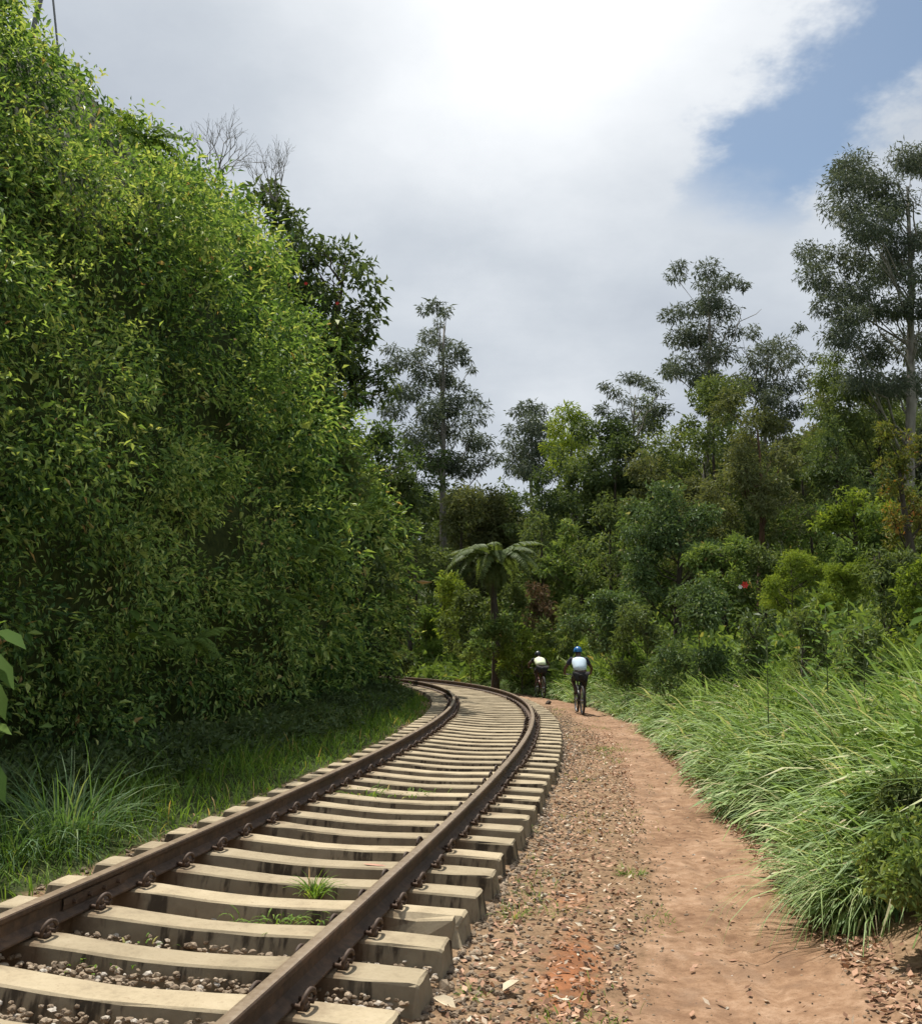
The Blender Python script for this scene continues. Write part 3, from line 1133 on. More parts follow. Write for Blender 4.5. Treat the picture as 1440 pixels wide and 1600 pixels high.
def build_ballast():
    rng = np.random.default_rng(8)
    P, rad = [], []
    # between the sleepers
    for i in range(-4, 60):
        s = S0 + SP * (i + .5)
        n = int(np.interp(s, [0, 6, 14, 34], [90, 44, 16, 4]))
        if i < 2:
            n = 480
        q = tpt(s + rng.uniform(-.16, .16, n), rng.uniform(-1.42, 1.42, n), 0)
        hz = np.interp(i, [-3, -1, 0, 1, 2, 3], [-.07, -.075, -.085, -.115, -.14, -.15]) + rng.normal(size=n) * .012
        q[:, 2] += hz
        P.append(q)
        rad.append(rng.uniform(.009, .024, n) if i < 3 else rng.uniform(.012, .03, n))
    # the shoulder on the path side
    n = 10000
    s = -1 + 27 * rng.random(n) ** 1.7
    lat = 1.42 + 1.2 * rng.random(n) ** 1.7
    kp = vnoise(s, lat * 2, 2.0, 31) + rng.normal(size=n) * .5 < np.interp(lat, [1.4, 1.9, 2.6], [1.2, .45, .1])
    s, lat = s[kp], lat[kp]
    n = len(s)
    q = tpt(s, lat, 0, False)
    q[:, 2] = gz(q[:, 0], q[:, 1]) + .004
    P.append(q)
    rad.append(rng.uniform(.006, .027, n) * np.interp(lat, [1.4, 1.9, 2.6], [1.05, .8, .4]))
    # grit on the path margins
    n = 1800
    s = 0 + 20 * rng.random(n) ** 1.5
    lat = path_mid(s) + np.where(rng.random(n) < .6, -1, 1) * path_half(s) * (.75 + .6 * rng.random(n))
    q = tpt(s, lat, 0, False)
    q[:, 2] = gz(q[:, 0], q[:, 1]) + .008
    P.append(q)
    rad.append(rng.uniform(.005, .013, n))
    # crumbs and pebbles on the trodden strip itself
    n = 1500
    s = 1 + 22 * rng.random(n) ** 1.4
    lat = path_mid(s) + path_half(s) * np.clip(rng.normal(size=n) * .6, -1.2, 1.2)
    q = tpt(s, lat, 0, False)
    q[:, 2] = gz(q[:, 0], q[:, 1]) + .011
    P.append(q)
    rad.append(rng.uniform(.003, .009, n) * (1 + 1.2 * (rng.random(n) < .06)))
    # inner side, half lost in the grass
    n = 900
    q = tpt(18 * rng.random(n), -1.4 - .3 * rng.random(n), 0)
    q[:, 2] = gz(q[:, 0], q[:, 1]) + .01
    P.append(q)
    rad.append(rng.uniform(.012, .03, n))
    ncrib = sum(len(q) for q in P[:7])
    me = stones_mesh('ballast_gravel', np.concatenate(P), np.concatenate(rad), rng)
    rv = np.empty(len(me.vertices), np.float32)
    me.attributes['rnd'].data.foreach_get('value', rv)
    rv[:ncrib * 12] = np.clip(rv[:ncrib * 12] + .25, 0, 1)
    me.attributes['rnd'].data.foreach_set('value', rv)
    tag(obj('ballast_gravel', me), 'brown ballast stones around the sleepers and along the track', 'gravel', None, 'stuff')
    # fallen leaves
    P = []
    n = 4200
    s = 0 + 18 * rng.random(n) ** 1.5
    lat = 1.5 + .95 * rng.random(n)
    P.append(tpt(s, lat, 0, False))
    n = 3600
    s = 1.2 + 15 * rng.random(n) ** 1.3
    lat = path_mid(s) + path_half(s) * (.86 + .3 * np.abs(rng.normal(size=n)))
    P.append(tpt(s, lat, 0, False))
    n = 500
    P.append(tpt(1 + 22 * rng.random(n), 1.5 + 2.2 * rng.random(n), 0, False))
    P = np.concatenate(P)
    P[:, 2] = gz(P[:, 0], P[:, 1]) + rng.uniform(.008, .03, len(P))
    n = len(P)
    D = unit(np.concatenate([rng.normal(size=(n, 2)), rng.normal(size=(n, 1)) * .3], 1))
    N = unit(np.array([0, 0, 1.]) + rng.normal(size=(n, 3)) * .35)
    L = rng.uniform(.025, .07, n)
    V, T, k = leaf_arrays(P, D, N, L, L * .5, .2, -.2)
    me = mesh_np('leaf_litter', V, [T], np.repeat(rng.random(n), k), [MATS['litter']])
    tag(obj('leaf_litter', me), 'dry brown leaves lying on the gravel and path edges', 'leaf litter', None, 'stuff')


build_ballast()

# single stones and scraps that stand out
def find_ground(px, py):
    lo, hi = 2.5, 60.0
    Y = lo
    while Y < hi:
        p = at(px, py, Y)
        if p.z <= g1(p.x, p.y):
            return p
        Y += max(.01, Y * .002)
    return p


def scraps():
    for (px, py, r, c, lab) in ((963, 1483, .022, 1.0, 'small white stone on the gravel, lowest of three'), (922, 1468, .026, .5, 'grey brown stone on red soil by the gravel'),
                                (960, 1452, .02, .97, 'pale flat stone on the gravel between two others'), (1110, 1425, .02, .6, 'small lone stone on the dirt path'),
                                (694, 1548, .05, .75, 'larger grey stone against a sleeper end')):
        p = find_ground(px, py)
        rng = np.random.default_rng(int(px))
        me = stones_mesh('stone', np.zeros((1, 3)), np.array([r]), rng, .8)
        me.attributes['rnd'].data.foreach_set('value', np.full(12, c, np.float32))
        o = obj('stone', me)
        o.location = (p.x, p.y, p.z + r * .3)
        tag(o, lab, 'stone', 'loose stones beside the track')
    for (px, py, r, lab) in ((933, 1108, .10, 'crumpled white litter scrap on the path beside the near cyclist'), (1197, 1313, .05, 'small white scrap under the grass edge of the path'), (1104, 1204, .09, 'pale crumpled scrap at the foot of the tall grass')):
        p = find_ground(px, py)
        rng = np.random.default_rng(int(px))
        V = ICO_V * (.6 + .8 * rng.random((12, 1))) * np.array([1.3, .8, .7]) * r * .6
        o = obj('litter_scrap', mesh_np('litter_scrap', V, [ICO_F], np.full(12, .5), [MATS['white_plastic'] if px != 1104 else MATS['pale_leaf']]))
        o.location = (p.x, p.y, p.z + r * .3)
        tag(o, lab, 'litter', 'scraps along the path')
    p = find_ground(856, 1101)
    me = stones_mesh('stone', np.zeros((1, 3)), np.array([.08]), np.random.default_rng(4), .9)
    me.attributes['rnd'].data.foreach_set('value', np.zeros(12, np.float32))
    o = obj('stone', me)
    o.location = (p.x, p.y, p.z + .05)
    tag(o, 'dark lump at the far sleeper ends below the farther cyclist', 'stone', 'loose stones beside the track')
    # two big dry leaves at the bottom
    for k, (px, py, lab) in enumerate(((785, 1558, 'large pale dry leaf on the gravel at the bottom edge'), (712, 1585, 'large curled tan leaf next to the lowest sleeper'))):
        p = find_ground(px, py)
        V, T, n = leaf_arrays(np.zeros((1, 3)), np.array([[.7, .6, .1]]), np.array([[0, .2, 1.]]), np.array([.14]), np.array([.09]), .25, -.1, True)
        o = obj('dry_leaf', mesh_np('dry_leaf', V, [T], np.full(8, .9), [MATS['pale_leaf']]))
        o.location = (p.x, p.y, p.z + .03)
        o.rotation_euler = (0, 0, k * 1.9)
        tag(o, lab, 'leaf')


scraps()

# ------------------------------------------------------------------ grasses
def build_grass():
    rng = np.random.default_rng(21)
    # tall grass on the bank beside the path
    Vs, Ts, Rs, off = [], [], [], 0
    n = 21000
    s = 4.7 + 38 * rng.random(n) ** 1.45
    edge = path_mid(s) + path_half(s) * 1.12 + .18 + .16 * vnoise(s, 0, 1.9, 7)
    lat = edge + 3.9 * rng.random(n) ** 1.35 * np.interp(s, [3, 8, 20, 40], [.8, 1.0, 1.0, .9])
    tuft = vnoise(s * 1.0, lat * 1.6, 2.6, 9)
    P = tpt(s + .10 * tuft, lat + rng.normal(size=n) * .03, 0, False)
    P[:, 2] = gz(P[:, 0], P[:, 1]) - .02
    inn = np.clip((lat - edge) / 1.2, 0, 1)
    near = np.clip((lat - edge) / .5, 0, 1)
    L = (.48 + .50 * near + .26 * inn) * (.65 + .5 * rng.random(n)) * (1 + .18 * tuft) * np.interp(s, [3, 10, 25, 40], [1.0, .95, .85, .75])
    ang = math.pi + .25 + rng.normal(size=n) * .5 + .6 * vnoise(s, lat, 2.1, 10)
    H = np.stack([np.cos(ang), np.sin(ang)], 1)
    lean = np.clip(.50 + .2 * vnoise(s, lat, 2.7, 16) + .2 * rng.normal(size=n) + .12 * (1 - inn), .03, 1.0)
    W = np.interp(s, [3, 12, 30, 42], [.048, .046, .048, .054]) * (.35 + .9 * rng.random(n))
    V, T, k = blade_arrays(P, H, L, W, lean, rng, 4, 1.35)
    rn = np.clip(.44 + .25 * rng.normal(size=n) + .16 * tuft, 0, .95)
    rn = np.where(rng.random(n) < .04, 1.0, rn)
    me = mesh_np('tall_grass', V, [T], np.repeat(rn, k), [MATS['grass_tall']])
    tag(obj('tall_grass', me), 'tall arching green grass covering the bank beside the path', 'grass', None, 'stuff')
    # broad leaved weeds mixed into the bank
    n = 420
    s = 5.0 + 32 * rng.random(n) ** 1.3
    e = path_mid(s) + path_half(s) * 1.12 + .35
    lat = e + 3.4 * rng.random(n)
    C = tpt(s, lat, 0, False)
    C[:, 2] = gz(C[:, 0], C[:, 1]) + rng.uniform(.15, .85, n) * np.clip((lat - e) / .6 + .35, 0, 1)
    V, T, rn = ball_leaves(C, rng.uniform(.10, .26, n), 130, .085, .45, rng, .9, .2, .6, .6)
    me = mesh_np('bank_weeds', V, [T], rn, [MATS['leaf_fern']])
    tag(obj('bank_weeds', me), 'small leafy weeds growing through the tall grass', 'weeds', None, 'stuff')
    # thin grass scattered over the gravel shoulder
    n = 9000
    s = 1.5 + 24 * rng.random(n) ** 1.3
    lat = 1.5 + 1.2 * rng.random(n)
    kp = vnoise(s, lat * 1.5, 2.3, 41) + .25 * rng.normal(size=n) > .72
    P = tpt(s[kp], lat[kp], 0, False)
    n = len(P)
    P[:, 2] = gz(P[:, 0], P[:, 1]) - .005
    ang = rng.random(n) * 6.28
    V, T, k = blade_arrays(P, np.stack([np.cos(ang), np.sin(ang)], 1), rng.uniform(.03, .10, n), rng.uniform(.004, .008, n), rng.random(n) * .9, rng, 3, 1.0)
    me = mesh_np('shoulder_grass', V, [T], np.repeat(np.clip(.55 + .3 * rng.normal(size=n), 0, 1), k), [MATS['grass_short']])
    tag(obj('shoulder_grass', me), 'thin tufts of grass scattered over the gravel shoulder', 'grass', None, 'stuff')
    # low grass between the inner rail and the hill
    n = 30000
    s = -1 + 42 * rng.random(n) ** 1.35
    w = hill_toe(s) - 1.35
    lat = -(1.42 + w * rng.random(n) ** .9)
    keep = vnoise(s, lat, 1.7, 11) + rng.random(n) * 1.2 > np.where(lat > -1.7, .35, -.35)
    s, lat = s[keep], lat[keep]
    n = len(s)
    P = tpt(s, lat, 0, False)
    P[:, 2] = gz(P[:, 0], P[:, 1]) - .015
    L = np.interp(-lat, [1.4, 1.9, 2.6, 4], [.10, .22, .32, .42]) * (.6 + .8 * rng.random(n)) * (1 + .3 * vnoise(s, lat, 2.2, 12))
    ang = rng.random(n) * 2 * math.pi
    H = np.stack([np.cos(ang), np.sin(ang)], 1)
    V, T, k = blade_arrays(P, H, L, np.interp(s, [0, 10, 40], [.008, .011, .022]) * (.7 + .6 * rng.random(n)), np.clip(.3 + .3 * rng.normal(size=n), 0, 1.1), rng, 3, 1.1)
    me = mesh_np('low_grass', V, [T], np.repeat(np.clip(.5 + .24 * rng.normal(size=n), 0, 1), k), [MATS['grass_short']])
    tag(obj('low_grass', me), 'low green grass between the inner rail and the hillside', 'grass', None, 'stuff')


build_grass()


def tuft(name, p, n, L, W, seed, label, cat, group, matn='grass_short', heading=None, lean=.45, spreadr=.12, segs=4, curl=1.4):
    rng = np.random.default_rng(seed)
    P = np.concatenate([rng.normal(size=(n, 2)) * spreadr, np.zeros((n, 1)) - .01], 1)
    ang = (np.arctan2(P[:, 1], P[:, 0]) + rng.normal(size=n) * .5) if heading is None else heading + rng.normal(size=n) * .7
    H = np.stack([np.cos(ang), np.sin(ang)], 1)
    V, T, k = blade_arrays(P, H, L * (.5 + .6 * rng.random(n)), np.full(n, W) * (.7 + .6 * rng.random(n)), np.clip(lean + .22 * rng.normal(size=n), 0, 1.1), rng, segs, curl)
    o = obj(name, mesh_np(name, V, [T], np.repeat(np.clip(.55 + .22 * rng.normal(size=n), 0, 1), k), [MATS[matn]]))
    o.location = p
    return tag(o, label, cat, group)


def weeds():
    tr = ((490, 1400, -.06, 60, .24, 'spiky green weed tuft between the sleepers in mid track'), (432, 1438, -.06, 90, .13, 'low spreading weed patch between sleepers near the bottom'),
          (500, 1434, -.06, 70, .12, 'thin weed patch touching the outer rail between sleepers'), (560, 1242, -.06, 110, .2, 'yellowish weed patch inside the track before the bend'),
          (640, 1242, -.06, 90, .16, 'sparse weeds between sleepers in the middle distance'), (178, 1492, -.06, 60, .07, 'tiny green weed among stones near the bottom edge'))
    for k, (px, py, up, n, L, lab) in enumerate(tr):
        # meet the plane of the track bed
        best = None
        for Y in np.arange(4, 22, .02):
            p = at(px, py, Y)
            s, l, z, h = sl_of(p.x, p.y)
            if p.z <= z[0] + l[0] * CANT + up:
                best = p
                break
        tuft('weed_tuft', (best.x, best.y, best.z), n, L, .011, 60 + k, lab, 'weed', 'weeds growing in the track', lean=.4 if k == 0 else .7, spreadr=.03 if k == 0 else .14)
    sd = ((800, 1432, 60, .16, .06, 'small green weeds at the sleeper ends, mid way along'), (735, 1556, 26, .12, .04, 'little weed at the end of the lowest sleepers'), (985, 1368, 70, .16, .05, 'green grass tuft alone on the gravel'),
          (940, 1172, 240, .12, .22, 'round green grass patch where gravel meets the path'), (835, 1405, 30, .14, .06, 'thin weed in the gravel beside the sleeper ends'), (872, 1425, 40, .12, .08, 'sparse weed on the gravel shoulder'), (824, 1300, 26, .13, .04, 'weed sprig beside the far sleeper ends'))
    for k, (px, py, n, L, sp, lab) in enumerate(sd):
        p = find_ground(px, py)
        tuft('weed_tuft', p, n, L, .006, 80 + k, lab, 'weed', 'weeds on the gravel shoulder', lean=.5, spreadr=sp)
    p = find_ground(105, 1318)
    tuft('grass_clump', p, 300, 1.05, .013, 101, 'big arching clump of coarse grass at the foot of the hill', 'grass clump', 'coarse grass clumps', 'grass_tuft', None, .42, .16, 5, 1.5)
    p = find_ground(15, 1340)
    tuft('grass_clump', p, 260, .8, .011, 102, 'lower coarse grass clump at the left edge of the photo', 'grass clump', 'coarse grass clumps', 'grass_tuft', None, .5, .18, 5, 1.5)
    p = find_ground(1345, 1440)
    tuft('grass_clump', (p.x + .15, p.y + .2, p.z), 420, 1.0, .011, 103, 'pale drooping grass clump hanging over the path', 'grass clump', 'coarse grass clumps', 'grass_tall', math.pi + .3, .5, .16, 5, 1.7)


weeds()

# ------------------------------------------------------------------ greenery of the hillside
def build_hill_foliage():
    rng = np.random.default_rng(33)
    gs, ga = np.meshgrid(np.arange(-2, 46, .74), np.arange(.1, _HA[-1] * .97, .72), indexing='ij')
    n = gs.size
    s = gs.ravel() + rng.uniform(-.5, .5, n)
    a = np.clip(ga.ravel() + rng.uniform(-.5, .5, n), .02, None)
    # a thicker fringe along the brow of the slope
    m = 420
    s = np.concatenate([s, rng.uniform(4, 34, m)])
    a = np.concatenate([a, rng.uniform(10.5, 17.5, m)])
    n += m
    C = hill_pt(s, a)
    N = hill_nrm(s, a)
    # keep normals pointing out of the slope
    out = tpt(s, np.zeros(n), 0, False) - C
    N = np.where(((N * out).sum(1) < 0)[:, None], -N, N)
    r = rng.uniform(.36, .80, n) * np.interp(a, [0, 2, 8, 20], [.75, .9, 1.0, 1.05])
    r = r * np.where(rng.random(n) < .2, 1.35, 1.0)
    C = C + N * (r * rng.uniform(-.3, .65, n))[:, None]
    dist = np.linalg.norm(C - np.array([0, 0, HC]), axis=1)
    L = np.clip(dist * .0085, .10, .30)
    Vs, Ts, Rs, off = [], [], [], 0
    bands = [(0, 16), (16, 20), (20, 26), (26, 34), (34, 90)]
    for lo, hi in bands:
        q = (dist >= lo) & (dist < hi)
        if not q.any():
            continue
        l0 = float(np.clip(.0073 * (lo if lo else 13.5) * (1.18 if lo >= 20 else 1.0), .098, .30))
        V, T, rn = ball_leaves(C[q], r[q], .275 / (l0 * l0 * .4), l0, .40, rng, .9, .35, .5, .7, hemi=N[q], spread=1.5)
        Vs.append(V)
        Ts.append(T + off)
        Rs.append(rn)
        off += len(V)
    # leafy shoots that stick out of the mass
    n = 2600
    s = -4 + 46 * rng.random(n) ** 1.2
    a = 1.0 + (_HA[-1] * .85 - 1) * rng.random(n)
    C = hill_pt(s, a)
    N = hill_nrm(s, a)
    out = tpt(s, np.zeros(n), 0, False) - C
    N = np.where(((N * out).sum(1) < 0)[:, None], -N, N)
    C = C + N * rng.uniform(.35, .85, n)[:, None]
    D = unit(N * .7 + rng.normal(size=(n, 3)) * .45 + np.array([0, 0, .25]))
    k = 9
    t = np.linspace(.1, 1, k)
    Ls = rng.uniform(.45, 1.0, n)
    P = C[:, None] + D[:, None] * (Ls[:, None] * t)[..., None]
    P[..., 2] -= (Ls[:, None] * .35 * t ** 2)
    ph = np.arange(k) * 2.4 + rng.random((n, 1)) * 6
    side = unit(np.cross(D, np.array([0, 0, 1.])))
    upv = np.cross(side, D)
    LD = D[:, None] * .6 + side[:, None] * np.cos(ph)[..., None] + upv[:, None] * (np.sin(ph) * .5)[..., None]
    dd = np.linalg.norm(C - np.array([0, 0, HC]), axis=1)
    LL = np.repeat(np.clip(dd * .0066, .085, .22), k) * rng.uniform(.7, 1.2, n * k)
    V, T, kk = leaf_arrays(P.reshape(-1, 3), LD.reshape(-1, 3), np.tile([0, 0, 1.], (n * k, 1)) + rng.normal(size=(n * k, 3)) * .3, LL, LL * .36)
    Vs.append(V)
    Ts.append(T + off)
    Rs.append(np.repeat(np.clip(np.repeat(rng.normal(.62, .16, n), k), 0, .9), kk))
    off += len(V)
    me = mesh_np('hillside_foliage', np.concatenate(Vs), [np.concatenate(Ts)], np.concatenate(Rs), [MATS['leaf_hill']])
    tag(obj('hillside_foliage', me), 'dense leafy creepers and shrubs covering the steep hillside', 'foliage', None, 'stuff')
    return len(me.polygons)


print('hill tris', build_hill_foliage())


def frond_mesh(name, L, seed, pairs=15, wid=.30, droop=.5, matn='leaf_fern'):
    """one fern frond along +x rising then arching over: rachis and leaflets"""
    rng = np.random.default_rng(seed)
    t = np.linspace(0, 1, pairs + 3)
    X = L * (t - .12 * t ** 3)
    Z = L * (.55 * t - droop * 1.5 * t ** 2.1)
    C = np.stack([X, np.zeros_like(X), Z], 1)
    b = MB()
    b.tube(C, np.linspace(.008, .002, len(C)) * max(L, .6), 4, rnd=.2, cap=False)
    T = unit(np.gradient(C, axis=0))
    P, D, N, LL = [], [], [], []
    for i in range(2, len(C)):
        w = wid * L * math.sin(min(1, (t[i]) ** .7) * math.pi * .97 + .12) ** .8 if t[i] < .98 else .03 * L
        for sg in (-1, 1):
            P.append(C[i])
            D.append(T[i] * .45 + np.array([0, sg, -.18 + rng.normal() * .08]))
            N.append(np.cross(T[i], [0, 1, 0]) * -1 + rng.normal(size=3) * .1)
            LL.append(max(w, .02 * L) * (.85 + .25 * rng.random()))
    P, D, N, LL = map(np.array, (P, D, N, LL))
    N = np.where(N[:, 2:] < 0, -N, N)
    V, Tr, k = leaf_arrays(P, D, N, LL, LL * .22 + .008 * L, .15, .25, True)
    b.add(V, Tr, None, np.repeat(.35 + .4 * (rng.random(len(P)) - .5), k))
    return b.mesh(name, [MATS[matn]])


FROND = [frond_mesh('frond', 1.0, 200 + q, 20, .2, .5 + .16 * q, 'leaf_fern') for q in range(3)]


def fern(p, nrm, size, seed, label, nf=8, group='ferns on the hillside'):
    rng = np.random.default_rng(seed)
    root = empty('fern', p)
    ax = math.atan2(nrm[1], nrm[0])
    for q in range(nf):
        o = obj('frond', FROND[q % 3], root)
        a = ax + (q / (nf - 1) - .5) * 3.6 + rng.normal() * .15
        o.rotation_euler = (rng.normal() * .2, -rng.uniform(-.15, .55), a)
        k = size * rng.uniform(.7, 1.15)
        o.scale = (k, k, k)
    return tag(root, label, 'fern', group)


def hill_ferns():
    rng = np.random.default_rng(71)
    spots = [(300, 1010, 12.6, 1.1, 'fern hanging out over the dark foot of the hillside'), (490, 860, 19.3, 1.5, 'bright yellow green fern at the middle of the hillside edge'), (60, 800, 11.4, 1.2, 'fern in the shade at the photo left edge'),
             (50, 290, 13.2, 1.3, 'fern with long leaflets high at the left edge'), (200, 660, 13.4, 1.0, 'fern among creepers in mid slope'), (440, 940, 17.6, 1.2, 'drooping fern low on the hillside near its end')]
    for k, (px, py, Y, sz, lab) in enumerate(spots):
        p = at(px, py, Y)
        fern(p, (1, -.6), sz * .6, 300 + k, lab, 9)
    for k in range(26):
        s = 6 + 32 * rng.random()
        a = 3 + 13 * rng.random()
        C = hill_pt(np.array([s]), np.array([a]))[0]
        N = hill_nrm(np.array([s]), np.array([a]))[0]
        o = tpt(s, 0, 0, False) - C
        if (N * o).sum() < 0:
            N = -N
        fern(C + N * .6, N, rng.uniform(.6, 1.0), 400 + k, 'green fern spray among the creepers of the hillside', 7)


hill_ferns()


def broad_plant(name, base, leaves, label, cat, group=None, matn='leaf_broad', stem_r=.015):
    """stem plus large single leaves: leaves = (attach point, direction, length, width)"""
    root = empty(name, base)
    b = MB()
    base = np.asarray(base, float)
    tops = [np.asarray(l[0], float) for l in leaves]
    hi = max(tops, key=lambda q: q[2])
    b.tube(bez((0, 0, -.05), hi - base, .0, 6), np.linspace(stem_r, stem_r * .4, 6), 6)
    for q in tops:
        a = (hi - base) * np.clip((q[2] - base[2] - .03) / max(hi[2] - base[2], .1), .05, 1)
        b.tube(np.stack([a, q - base]), [stem_r * .4, stem_r * .25], 4, cap=False)
    b.build('stem', MATS['twig_green'], root, True)
    for k, (p, d, L, W) in enumerate(leaves):
        V, T, n = leaf_arrays(np.asarray(p, float)[None] - base, np.asarray(d, float)[None], np.array([[.1, -.3, 1.]]), np.array([L]), np.array([W]), .12, .22, True)
        obj('leaf', mesh_np('leaf', V, [T], np.full(n, .2 + .25 * (k % 4)), [MATS[matn]], None, True), root)
    return tag(root, label, cat, group)


def broad_plants():
    Y = 8.0
    b = at(-60, 1300, Y)
    b.z = g1(b.x, b.y)
    lv = []
    for (px, py, dx, dz, L) in ((-25, 990, .9, -.05, .50), (-40, 1020, .9, -.35, .55), (-30, 1060, .8, -.6, .45), (-40, 1140, .9, .15, .42), (-45, 1180, .8, -.45, .55), (-70, 1000, -.8, .1, .5), (-80, 1110, -.8, .0, .5), (-30, 1000, .6, .5, .4)):
        p = at(px, py, Y)
        lv.append((p, (dx, -.5, dz), L, L * .42))
    broad_plant('broadleaf_plant', b, lv, 'plant with large oval leaves reaching in from the left edge', 'plant', 'broad leaved plants')
    rng = np.random.default_rng(5)
    Y = 13.0
    b = at(205, 1010, Y - .2)
    lv = []
    for k in range(12):
        p = at(225 + rng.normal() * 20, 975 + rng.normal() * 16, Y - .9)
        a = rng.uniform(-1.4, 1.4)
        lv.append((p, (math.cos(a), -.5 + .2 * rng.normal(), .1 + math.sin(a) * .4), .34, .12))
    broad_plant('broadleaf_plant', b, lv, 'leafy sapling lit against the dark foot of the hill', 'plant', 'broad leaved plants')
    Y = 8.6
    b = at(1475, 1100, Y)
    b.z = g1(b.x, b.y)
    lv = []
    for (px, py, dx, dz, L) in ((1465, 955, -.9, .12, .28), (1462, 965, -.9, -.05, .32), (1466, 985, -.8, -.25, .32), (1465, 1005, -.8, -.3, .26), (1480, 950, .7, .3, .3), (1485, 975, .8, -.1, .3), (1470, 940, -.3, .8, .25)):
        lv.append((at(px, py, Y), (dx, -.4, dz), L, L * .36))
    broad_plant('broadleaf_plant', b, lv, 'plant with long green leaves reaching in from the right edge', 'plant', 'broad leaved plants')
    for j, (cx, ty, by, Y, n, L0, lab) in enumerate(((1290, 948, 1075, 12.5, 30, .27, 'leafy sapling standing above the tall grass, right of centre'), (1195, 1000, 1075, 12.5, 22, .2, 'shorter leafy weed rising from the top of the tall grass'), (1345, 985, 1060, 11.5, 22, .2, 'leafy weed in the tall grass right of the sapling'))):
        b = at(cx, by, Y)
        b.z = g1(b.x, b.y)
        zt = at(cx, ty, Y).z
        lv = []
        for k in range(n):
            f = .3 + .7 * k / (n - 1)
            a = k * 2.4
            c = np.array([b.x + .02 * rng.normal(), b.y, b.z + (zt - b.z) * f])
            out_ = np.array([math.cos(a), math.sin(a), 0]) * (.05 + .10 * (1 - f))
            lv.append((c + out_, (math.cos(a), math.sin(a), -.15 + .75 * f), L0 * rng.uniform(.75, 1.15) * (1.1 - .35 * f), L0 * .3))
        broad_plant('broadleaf_plant', b, lv, lab, 'plant', 'broad leaved plants', stem_r=.01)


broad_plants()


def bare_shrub(name, p, H, seed, label):
    rng = np.random.default_rng(seed)
    b = MB()

    def grow(a, d, L, r, lev):
        e = a + d * L
        m = (a + e) / 2 + rng.normal(size=3) * L * .07
        b.tube(np.stack([a, m, e]), [r, r * .8, r * .6], 4, cap=False)
        if lev == 0:
            return
        for _ in range(3 if lev > 1 else 2):
            nd = unit(d + rng.normal(size=3) * .42 + np.array([0, 0, .15]))
            grow(e, nd, L * rng.uniform(.55, .85), r * .6, lev - 1)
    for _ in range(4):
        grow(np.zeros(3), unit(np.array([rng.normal() * .45, rng.normal() * .4, 1.0])), H * .33, .022, 4)
    o = b.build(name, MATS['bark_grey'])
    o.location = p
    return tag(o, label, 'bare shrub', 'leafless shrubs on the hill crest')


bare_shrub('bare_shrub', at(340, 300, 22), 1.9, 5, 'leafless grey shrub standing on the hill crest, the taller of two')
bare_shrub('bare_shrub', at(430, 315, 25), 1.7, 9, 'leafless grey twigs above the glossy tree on the hill crest')

# leaning pole and its stay at the top of the hill
def pole():
    b = MB()
    a, e = at(46, 70, 15.5), at(80, -70, 15.5)
    b.tube(np.stack([a - a, (e - a)]), [.045, .04], 8)
    o = b.build('leaning_pole', MATS['galvanised'])
    o.location = a
    tag(o, 'dark leaning pole at the top left above the hillside', 'pole')
    b = MB()
    a, e = at(92, 90, 15.5), at(76, -70, 15.5)
    b.tube(np.stack([a - a, (e - a)]), .018, 6)
    o = b.build('stay_wire', MATS['galvanised'])
    o.location = a
    tag(o, 'thin grey stay beside the leaning pole at the top left', 'wire')


pole()


def build_hill_trees():
    px_tree('broadleaf_tree', [(400, 300, 16), (425, 305, 20), (440, 335, 22), (462, 355, 16), (470, 378, 18), (510, 392, 16), (535, 392, 18), (558, 412, 18), (577, 440, 17), (588, 470, 12), (572, 480, 18), (548, 430, 16), (480, 402, 22), (448, 385, 22),
                               (520, 500, 30), (560, 515, 24), (500, 460, 26), (592, 500, 10), (470, 440, 24), (540, 550, 30), (500, 540, 30)],
            ((540, 400), 500), 27, .8, 'leaf_dark', 'bark_dark', 501, 'dark glossy broadleaf tree on the hill crest against the sky', None, .12, 2, .22, None, .4, .35, base_y=at(500, 640, 27).z)
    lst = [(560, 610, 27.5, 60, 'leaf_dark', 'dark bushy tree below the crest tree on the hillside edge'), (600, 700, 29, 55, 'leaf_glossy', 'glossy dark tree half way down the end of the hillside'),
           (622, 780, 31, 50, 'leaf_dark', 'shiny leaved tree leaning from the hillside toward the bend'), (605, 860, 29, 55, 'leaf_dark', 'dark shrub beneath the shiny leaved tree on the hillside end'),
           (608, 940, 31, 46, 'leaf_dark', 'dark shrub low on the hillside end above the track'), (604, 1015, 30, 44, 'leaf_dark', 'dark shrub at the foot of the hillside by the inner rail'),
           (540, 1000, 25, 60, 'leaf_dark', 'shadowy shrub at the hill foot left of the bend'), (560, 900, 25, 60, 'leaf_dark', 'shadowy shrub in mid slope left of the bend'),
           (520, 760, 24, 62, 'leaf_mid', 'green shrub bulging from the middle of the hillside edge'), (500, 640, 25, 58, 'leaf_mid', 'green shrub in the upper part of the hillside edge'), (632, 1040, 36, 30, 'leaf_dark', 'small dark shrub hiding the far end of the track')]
    for k, (px, py, Y, half, m, lab) in enumerate(lst):
        rng = np.random.default_rng(600 + k)
        c = np.array(at(px, py, Y))
        rx = half / pxm(Y)
        P, Rr = envelope(c, rx * .8, rx * .85, 26, rng, .42)
        base = c + np.array([-rx * 1.3, rx * .4, -rx * 1.1])
        base[2] = max(base[2], g1(base[0], base[1]))
        L = .17
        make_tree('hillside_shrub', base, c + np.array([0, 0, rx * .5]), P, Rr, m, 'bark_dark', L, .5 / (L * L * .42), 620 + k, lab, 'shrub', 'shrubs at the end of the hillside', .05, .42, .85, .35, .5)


build_hill_trees()
